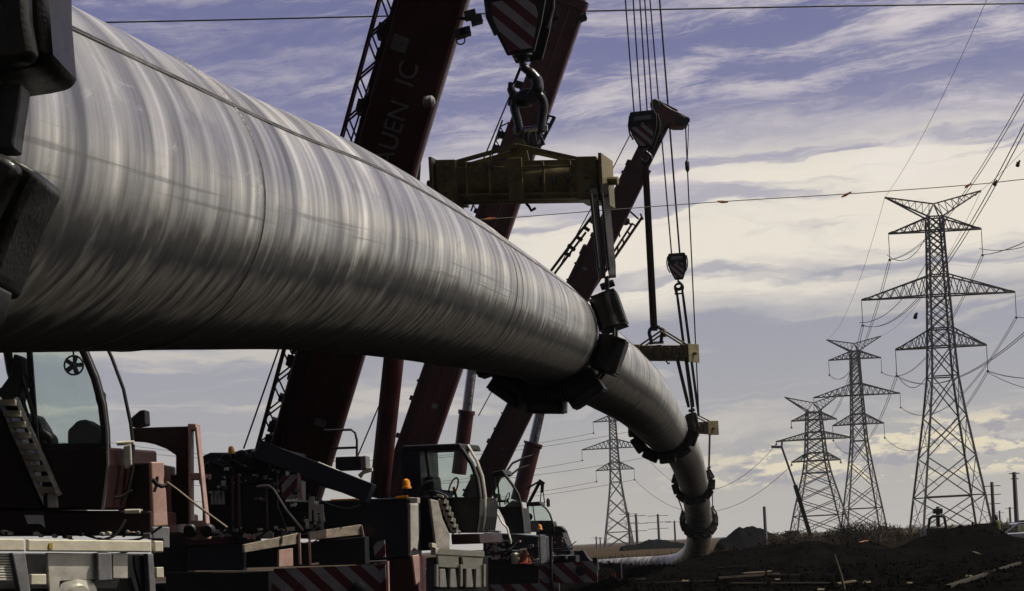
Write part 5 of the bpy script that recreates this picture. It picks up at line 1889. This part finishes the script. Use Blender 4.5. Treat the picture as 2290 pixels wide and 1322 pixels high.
pole(1342, 1202, 1218, 520, .2, [(.9, 1.6)], 'tiny distant pole next to the base of pale pylon')


def far_crane():
    b, mpt, t = at(1813, 1182, 210), at(1778, 1085, 210), at(1748, 1000, 210)
    base = V((b.x, b.y, 0))
    root = thing('telescopic_crane', 'distant dark leaning crane boom before the broad pylon', 'crane', base)
    MB().bar(V((b.x, b.y, .8)), mpt, .44, .42, side=FWD).build('boom_section', BLACK, root)
    MB().bar(mpt, t, .22, .2, side=FWD).build('boom_section', GREY, root)
    m = MB()
    m.bar(t, t + V((-1.2, 0, .1)), .3); m.bar(t, t + V((.1, 0, .8)), .2)
    m.build('boom_head', GREY, root)
    MB().box(base + V((0, 0, .75)), V((2.6, 0, 0)), V((0, 1.1, 0)), V((0, 0, .4))).box(base + V((-2.2, 0, 1.3)), V((.7, 0, 0)), V((0, 1, 0)), V((0, 0, .6))).build('carrier_body', BLACK, root, bevel=.1)
    for x in (-2, -.8, 1, 2.1):
        MB().lathe(base + V((x, -1.15, .45)), V((0, 1, 0)), [(0, .4), (.05, .45), (.3, .45), (.35, .4)], 14).build('wheel', RUBBER, root, smooth=35)


far_crane()


# ------------------------------------------------------------------ heaps, shrubs, grass, debris
def heap(poly, d, depth, label, mt=HEAP):
    """spoil heap whose crest line follows poly (photo points) at distance d"""
    pts = [at(x, y, d) for x, y in poly]
    x0, x1 = pts[0].x, pts[-1].x
    nx, ny = 90, 30
    vs, fs = [], []
    def crest(x):
        for a, b in zip(pts, pts[1:]):
            if a.x <= x <= b.x:
                return a.z + (b.z - a.z) * (x - a.x) / max(b.x - a.x, 1e-6)
        return 0
    for j in range(ny + 1):
        v = -1 + 2 * j / ny
        for i in range(nx + 1):
            x = x0 + (x1 - x0) * i / nx
            z = max(0, crest(x)) * (1 - v * v)
            z += (.30 * noise.noise(V((x * .7, v * 3, d))) + .22 * noise.noise(V((x * 2.1, v * 9, d)))) * (1 - v * v)
            vs.append(V((x, d + v * depth, z - .1)))
    for j in range(ny):
        for i in range(nx):
            a = j * (nx + 1) + i
            fs.append((a, a + 1, a + nx + 2, a + nx + 1))
    mb = MB(); mb.v, mb.f = vs, fs
    o = mb.build('spoil_heap', mt, smooth=50)
    tag(o, label, 'earth heap', 'heaps of dug earth')


heap([(1608, 1213), (1628, 1200), (1642, 1184), (1650, 1177), (1664, 1180), (1684, 1176), (1700, 1178), (1712, 1186), (1730, 1196), (1745, 1210)], 200, 7, 'dark flat topped earth heap right of the hanging pipe')
heap([(1390, 1222), (1430, 1216), (1452, 1206), (1470, 1207), (1490, 1208), (1520, 1214), (1560, 1218)], 330, 9, 'faint low earth heap left of the hanging pipe')


def shrub(px, ytop, d, wid, label, mt, seed, dens=1500, leaf=.10):
    rnd = random.Random(seed)
    t = at(px, ytop, d)
    base = V((t.x, d, 0))
    H = max(.6, t.z)
    root = thing('dry_shrub', label, 'shrub', base, 'dry shrubs along the field edge')
    m = MB()
    for i in range(14):
        a = rnd.uniform(0, 6.28); s = rnd.uniform(.2, 1.0)
        e = base + V((math.cos(a) * wid * .5 * s, math.sin(a) * wid * .4 * s, H * rnd.uniform(.7, 1.08)))
        mid = base + (e - base) * .5 + V((rnd.uniform(-.2, .2), rnd.uniform(-.2, .2), .15))
        m.tube([base + V((rnd.uniform(-.2, .2) * wid, 0, -.1)), mid, e], [.035, .025, .008], 4)
    m.build('stem', TWIG, root)
    m = MB()
    lobes = [(rnd.uniform(-.5, .5), rnd.uniform(-.4, .4), rnd.uniform(.3, .85), rnd.uniform(.18, .36)) for _ in range(9)]
    for i in range(dens):
        lx, ly, lz, lr = rnd.choice(lobes)
        v = V((rnd.gauss(0, 1), rnd.gauss(0, 1), rnd.gauss(0, 1))).normalized() * lr * rnd.uniform(.4, 1.05)
        c = base + V(((lx + v.x) * wid, (ly + v.y) * wid, max(.05, (lz + v.z * .8)) * H * .92))
        a = V((rnd.gauss(0, 1), rnd.gauss(0, 1), rnd.gauss(0, 1.4))).normalized() * leaf * rnd.uniform(.5, 1.5)
        b = a.cross(V((rnd.gauss(0, 1), rnd.gauss(0, 1), rnd.gauss(0, 1)))).normalized() * leaf * .35
        m.add([c - a, c + b, c + a, c - b], [(0, 1, 2, 3)])
    m.build('foliage', mt, root)


SH = [(1760, 1186, 150, 3.0, 'low greyish dry shrub at the left end of the shrub row', LEAFD), (1800, 1180, 148, 3.2, 'greyish dry shrub at the foot of the leaning crane boom', LEAFD),
      (1842, 1180, 152, 3.0, 'greyish dry shrub under the middle of the broad pylon', LEAFD), (1876, 1176, 142, 2.4, 'slim dry shrub left of the darkest shrub', LEAFD),
      (1905, 1162, 140, 3.2, 'dark rounded shrub left of the darkest tallest shrub peak', LEAFB), (1938, 1158, 139, 3.2, 'darkest tallest shrub between second and nearest pylons', LEAFB),
      (1975, 1166, 141, 3.0, 'dark shrub just right of the tallest shrub', LEAFB), (2010, 1174, 138, 2.8, 'brown shrub halfway to the nearest pylon', LEAFD),
      (2046, 1178, 134, 2.6, 'brown shrub at left foot of the nearest pylon', LEAFD), (2140, 1172, 130, 2.4, 'brown shrub at the middle of the nearest pylon base', LEAFD),
      (2185, 1170, 128, 2.6, 'brown shrub at right foot of the nearest pylon', LEAFD), (2245, 1160, 135, 2.2, 'wispy shrub behind the person near right edge', LEAFD)]
for i, (px, yt, d, w, lab, mt) in enumerate(SH):
    shrub(px, yt, d, w, lab, mt, 100 + i)


def grass():
    rnd = random.Random(5)
    m = MB()
    for i in range(9000):
        d = rnd.uniform(112, 185) if i % 3 else rnd.uniform(96, 125)
        px = rnd.uniform(1320, 2300)
        x = at(px, 1200, d).x
        if noise.noise(V((x * .12, d * .12, 3))) < -.15:
            continue
        z = ground_z(x, d)
        h = rnd.uniform(.25, .75) * (1.3 if px > 1700 else .8)
        a = rnd.uniform(-.25, .25)
        w = .022
        b = V((x, d, z - .03))
        tp = b + V((a * h, rnd.uniform(-.2, .2) * h, h))
        m.add([b - V((w, 0, 0)), b + V((w, 0, 0)), tp], [(0, 1, 2)])
    o = m.build('grass', GRASS, loc=V((0, 0, 0)))
    o['kind'] = 'stuff'
    o['label'] = 'dry pale grass on the field behind the dirt bank'


grass()


def clods():
    rnd = random.Random(9)
    m = MB()
    for i in range(2600):
        d = rnd.uniform(44, 98)
        px = rnd.uniform(1330, 2310)
        x = at(px, 1250, d).x
        z = ground_z(x, d)
        r = rnd.uniform(.03, .14) * (1.6 if rnd.random() < .10 and d < 78 else .8)
        c = V((x, d, z + r * .2))
        pts = []
        for q in ((1, 0, 0), (-1, 0, 0), (0, 1, 0), (0, -1, 0), (0, 0, 1), (0, 0, -1)):
            pts.append(c + V(q) * r * rnd.uniform(.5, 1.2))
        m.add(pts, [(0, 2, 4), (2, 1, 4), (1, 3, 4), (3, 0, 4), (2, 0, 5), (1, 2, 5), (3, 1, 5), (0, 3, 5)])
    o = m.build('soil_clods', SOIL, loc=V((0, 0, 0)))
    o['kind'] = 'stuff'
    o['label'] = 'loose black clods of soil over the dug ground'


clods()


def on_ground(px, py, d0=40, d1=98):
    """where the photo pixel's ray meets the ground"""
    best = None
    d = d0
    while d < d1:
        p = at(px, py, d)
        if p.z <= ground_z(p.x, p.y) + .02:
            return p
        d += .25
    return at(px, py, d1)


def plank(x0, y0, x1, y1, w, h, mt, label, name='timber_plank', cat='plank', grp='timbers and scraps on the dug ground'):
    a, b = on_ground(x0, y0), on_ground(x1, y1)
    m = MB().bar(a + V((0, 0, h * .6)), b + V((0, 0, h * .6)), w, h, side=V((0, 0, 1)))
    o = m.build(name, mt, bevel=.008)
    tag(o, label, cat, grp)


PK = [(1600, 1296, 1740, 1286, .2, .08, WOOD, 'grey timber lying left of the leaning stake, in the middle'), (1636, 1310, 1860, 1310, .22, .08, WOOD, 'longest grey timber just above the bottom edge'),
      (1600, 1272, 1668, 1268, .18, .06, WOOD, 'dim timber lying nearest the trench bend'), (1660, 1284, 1708, 1281, .15, .06, PALE, 'pale board end left of the white scrap'),
      (1745, 1290, 1790, 1288, .14, .06, WOOD, 'short brown timber right of the white scrap'), (1850, 1312, 1912, 1302, .12, .06, PALE, 'pale board crossing the foot of the stake'),
      (2120, 1316, 2280, 1262, .16, .08, WOOD, 'long brown beam sloping up on the right bank'), (2200, 1282, 2226, 1280, .16, .05, WOOD, 'short brown scrap above the sloping beam'),
      (1380, 1300, 1440, 1296, .15, .06, WOOD, 'dark timber left of the trench bend'), (1450, 1308, 1600, 1304, .2, .08, WOOD, 'dark long timber under the trench bend'),
      (2176, 1236, 2196, 1243, .13, .06, PALE, 'small pale board on the face of the right bank')]
for q in PK:
    plank(*q)
for px, py, s, lab in ((1721, 1279, .12, 'white paper scrap on the black soil, brightest of the scraps'), (1738, 1297, .09, 'small pink scrap below the white paper scrap'), (1938, 1304, .12, 'white scrap standing right of the stake'),
                       (2166, 1290, .10, 'pale scrap low on the right bank'), (1531, 1301, .14, 'shiny metal scrap below the pipe bend'), (1835, 1320, .10, 'pale scrap at the bottom edge left of stake'), (2034, 1305, .08, 'tiny pale scrap between stake and sloping beam')):
    p = on_ground(px, py)
    m = MB()
    m.prism([p + V((-s, 0, .01)), p + V((-s * .5, .1, s * .5)), p + V((s * .3, .05, s * .25)), p + V((s, .1, s * .45)), p + V((s * .8, 0, .0))], V((.03, .015, .01)))
    tag(m.build('scrap', PALE, bevel=.004), lab, 'scrap', 'pale scraps on the soil')
a, b = on_ground(1892, 1345), at(1866, 1240, 46.0)
a = at(1893, 1345, 46.0)
a = V((a.x, a.y, ground_z(a.x, a.y) - .1))
m = MB().tube([a, a * .5 + b * .5 + V((.02, 0, 0)), b], [.035, .03, .022], 6)
tag(m.build('wooden_stake', PALE, smooth=45), 'pale wooden stake leaning left out of the soil', 'stake')
p = at(1936, 1216, 100)
m = MB().prism([at(1890, 1222, 100), at(1918, 1214, 100), at(1940, 1208, 100), at(1950, 1212, 100), at(1954, 1222, 100)], V((0, .8, 0)))
tag(m.build('tarpaulin', mat('rust_tarp', (.20, .085, .04), .8, 0, .4, 3), bevel=.06), 'rust coloured tarpaulin heap behind the dirt bank', 'tarpaulin')


# ------------------------------------------------------------------ car, digger, person on the right
def car():
    d = 99.0
    F = Frame(2262, 1180, d, -4)
    k = FPX / d                                       # px per metre
    x0, yg = 2204, 1168 + 1.6 * k
    base = F.p(x0 + 2.2 * k, yg)
    base.z = 0
    root = thing('parked_car', 'whitish car with dark roof rack at right edge behind the bank', 'car', base)
    def q(x, z):
        return (x0 + x * k, yg - z * k - x * k * .052)
    W = 1.7
    body = [(0, .30), (.02, .62), (.15, .78), (.9, .90), (1.05, .92), (3.9, .95), (4.25, .85), (4.3, .35), (4.1, .25), (.2, .22)]
    MB().prism(F.pts([q(*t) for t in body]), F.away * W).build('body', CARW, root, bevel=.06, smooth=40)
    roof = [(1.05, .90), (1.85, 1.46), (3.3, 1.48), (3.95, .94)]
    MB().prism(F.pts([q(*t) for t in ((1.72, 1.40), (1.88, 1.49), (3.28, 1.50), (3.42, 1.40))], .12), F.away * (W - .24)).build('roof', CARW, root, bevel=.03)
    m = MB()
    for bk in (.10, W - .10):
        for a, b in (((1.0, .88), (1.84, 1.45)), ((2.5, .92), (2.52, 1.46)), ((3.92, .92), (3.34, 1.46))):
            m.bar(F.p(*q(*a), bk), F.p(*q(*b), bk), .08)
    m.build('pillar', CARW, root)
    g = MB()
    for bk in (.11, W - .11):
        pts = F.pts([q(*t) for t in roof], bk)
        g.add(pts, [(0, 1, 2, 3)])
    g.build('side_window', GLASS, root)
    g = MB()
    g.add([F.p(*q(1.02, .90), .1), F.p(*q(1.84, 1.45), .1), F.p(*q(1.84, 1.45), W - .1), F.p(*q(1.02, .90), W - .1)], [(0, 1, 2, 3)])
    g.build('windscreen', GLASS, root)
    for x in (.78, 3.45):
        for bk in (-.02, W - .18):
            c = F.p(*q(x, .32), bk)
            MB().lathe(c, F.away, [(0, .2), (.02, .3), (.05, .32), (.17, .32), (.2, .28)], 18).build('wheel', RUBBER, root, smooth=35)
    for bk in (.1, W - .35):
        MB().prism(F.pts([q(-.01, .58), q(.12, .76), q(.2, .74), q(.1, .58)], bk), F.away * .25).build('headlight', ALU, root)
    m = MB()
    m.box(F.p(*q(2.0, 1.56), W / 2), F.u * .16, F.away * .5, V((0, 0, .05)))
    m.bar(F.p(*q(1.9, 1.50), .2), F.p(*q(3.2, 1.54), .2), .05); m.bar(F.p(*q(1.9, 1.50), W - .2), F.p(*q(3.2, 1.54), W - .2), .05)
    m.build('roof_rack', BLACK, root)


car()


def digger():
    d = 112.0
    F = Frame(2095, 1175, d, 0)
    base = F.p(2097, 1200); base.z = 0
    root = thing('small_digger', 'small dark digger with raised arm at foot of the nearest pylon', 'digger', base)
    P_(root, F, [(2070, 1190), (2074, 1160), (2080, 1152), (2112, 1150), (2116, 1188), (2120, 1196), (2070, 1196)][0:0] or [(2072, 1182), (2118, 1180), (2120, 1200), (2072, 1202)], 1.4, 'body', BLACK, .0, .06)
    m = MB()
    for bk in (0, 1.1):
        m.tube(F.pts([(2076, 1184), (2079, 1160), (2086, 1155), (2106, 1154), (2112, 1158), (2117, 1184)], bk), .09, 6)
    m.build('cab_frame', BLACK, root, smooth=60)
    g = MB()
    g.add(F.pts([(2078, 1182), (2081, 1158), (2094, 1156), (2094, 1182)], .05), [(0, 1, 2, 3)])
    g.build('window', GLASS, root)
    m = MB()
    m.bar(F.p(2098, 1178, .4), F.p(2097, 1138, .4), .22, .2, side=FWD)
    m.box(F.p(2097, 1143, .4), V((.28, 0, 0)), V((0, .2, 0)), V((0, 0, .16)))
    m.ball(F.p(2097, 1137, .4), .14, 8)
    m.build('arm', BLACK, root, bevel=.03)
    for px in (2078, 2110):
        m = MB()
        c = F.p(px, 1206, .0); c.z = .38
        m.box(c + V((0, .7, 0)), V((.28, 0, 0)), V((0, 1.1, 0)), V((0, 0, .36)))
        m.build('track', RUBBER, root, bevel=.12)


digger()


def person():
    p = at(2229, 1170, 97.0)
    base = V((p.x, p.y, ground_z(p.x, p.y)))
    h = at(2229, 1153, 97.0).z
    s = max(1.55, h - base.z) / 1.75 if h - base.z < 1.95 else 1.0
    base.z = h - 1.75 * s
    root = thing('person', 'person in yellow green vest and dark hood standing beside the car', 'person', base)
    V_ = [((0, 0, .95), .14), ((0, 0, 1.15), .15), ((0, 0, 1.35), .17), ((0, 0, 1.50), .07), ((0, -.02, 1.58), .075), ((0, -.02, 1.68), .10),
          ((-.10, 0, .90), .10), ((-.11, -.02, .50), .07), ((-.12, .02, .10), .05), ((-.12, -.12, .04), .045),
          ((.10, 0, .90), .10), ((.11, -.02, .50), .07), ((.12, .02, .10), .05), ((.12, -.12, .04), .045),
          ((-.20, 0, 1.42), .065), ((-.26, 0, 1.14), .05), ((-.24, -.10, .90), .038), ((-.23, -.14, .82), .04),
          ((.20, 0, 1.42), .065), ((.26, 0, 1.14), .05), ((.24, -.10, .90), .038), ((.23, -.14, .82), .04)]
    E = [(0, 1), (1, 2), (2, 3), (3, 4), (4, 5), (0, 6), (6, 7), (7, 8), (8, 9), (0, 10), (10, 11), (11, 12), (12, 13), (2, 14), (14, 15), (15, 16), (16, 17), (2, 18), (18, 19), (19, 20), (20, 21)]
    me = bpy.data.meshes.new('body')
    me.from_pydata([tuple(V(v) * s) for v, r in V_], E, [])
    o = bpy.data.objects.new('body', me)
    COL.objects.link(o)
    o.parent = root
    sk = o.modifiers.new('skin', 'SKIN')
    for i, (v, r) in enumerate(V_):
        me.skin_vertices[0].data[i].radius = (r * s, r * s * .85)
    me.skin_vertices[0].data[0].use_root = True
    o.modifiers.new('sub', 'SUBSURF').levels = 1
    me.materials.append(CLOTH)
    c = base
    m = MB()
    m.lathe(c + V((0, 0, .95 * s)), V((0, 0, 1)), [(0, .20 * s), (.2 * s, .195 * s), (.45 * s, .215 * s), (.53 * s, .15 * s)], 14)
    m.build('vest', HIVIS, root, smooth=60)
    MB().ball(c + V((0, -.05 * s, 1.66 * s)), (.085 * s, .09 * s, .11 * s), 10).build('face', SKIN, root, smooth=60)
    MB().ball(c + V((0, .02 * s, 1.70 * s)), (.12 * s, .12 * s, .12 * s), 12).build('hood', CLOTH, root, smooth=60)


person()


# ------------------------------------------------------------------ haze
def haze():
    m = bpy.data.materials.new('haze_air')
    m.use_nodes = True
    k = NT(m.node_tree)
    o = k.n('ShaderNodeOutputMaterial')
    v = k.n('ShaderNodeVolumePrincipled')
    v.inputs['Color'].default_value = (0.80, 0.84, 0.92, 1)
    v.inputs['Density'].default_value = HAZE
    v.inputs['Anisotropy'].default_value = 0.3
    k.l(v.outputs[0], o.inputs['Volume'])
    b = MB().box(V((0, 3200, 42.0)), V((8500, 0, 0)), V((0, 3350, 0)), V((0, 0, 45)))
    q = b.build('haze', m, loc=V((0, 0, 0)))
    q['kind'] = 'stuff'
    q['label'] = 'thin pale haze over the far field'
    q.display_type = 'WIRE'


HAZE = 0.00009
if HAZE > 0:
    haze()
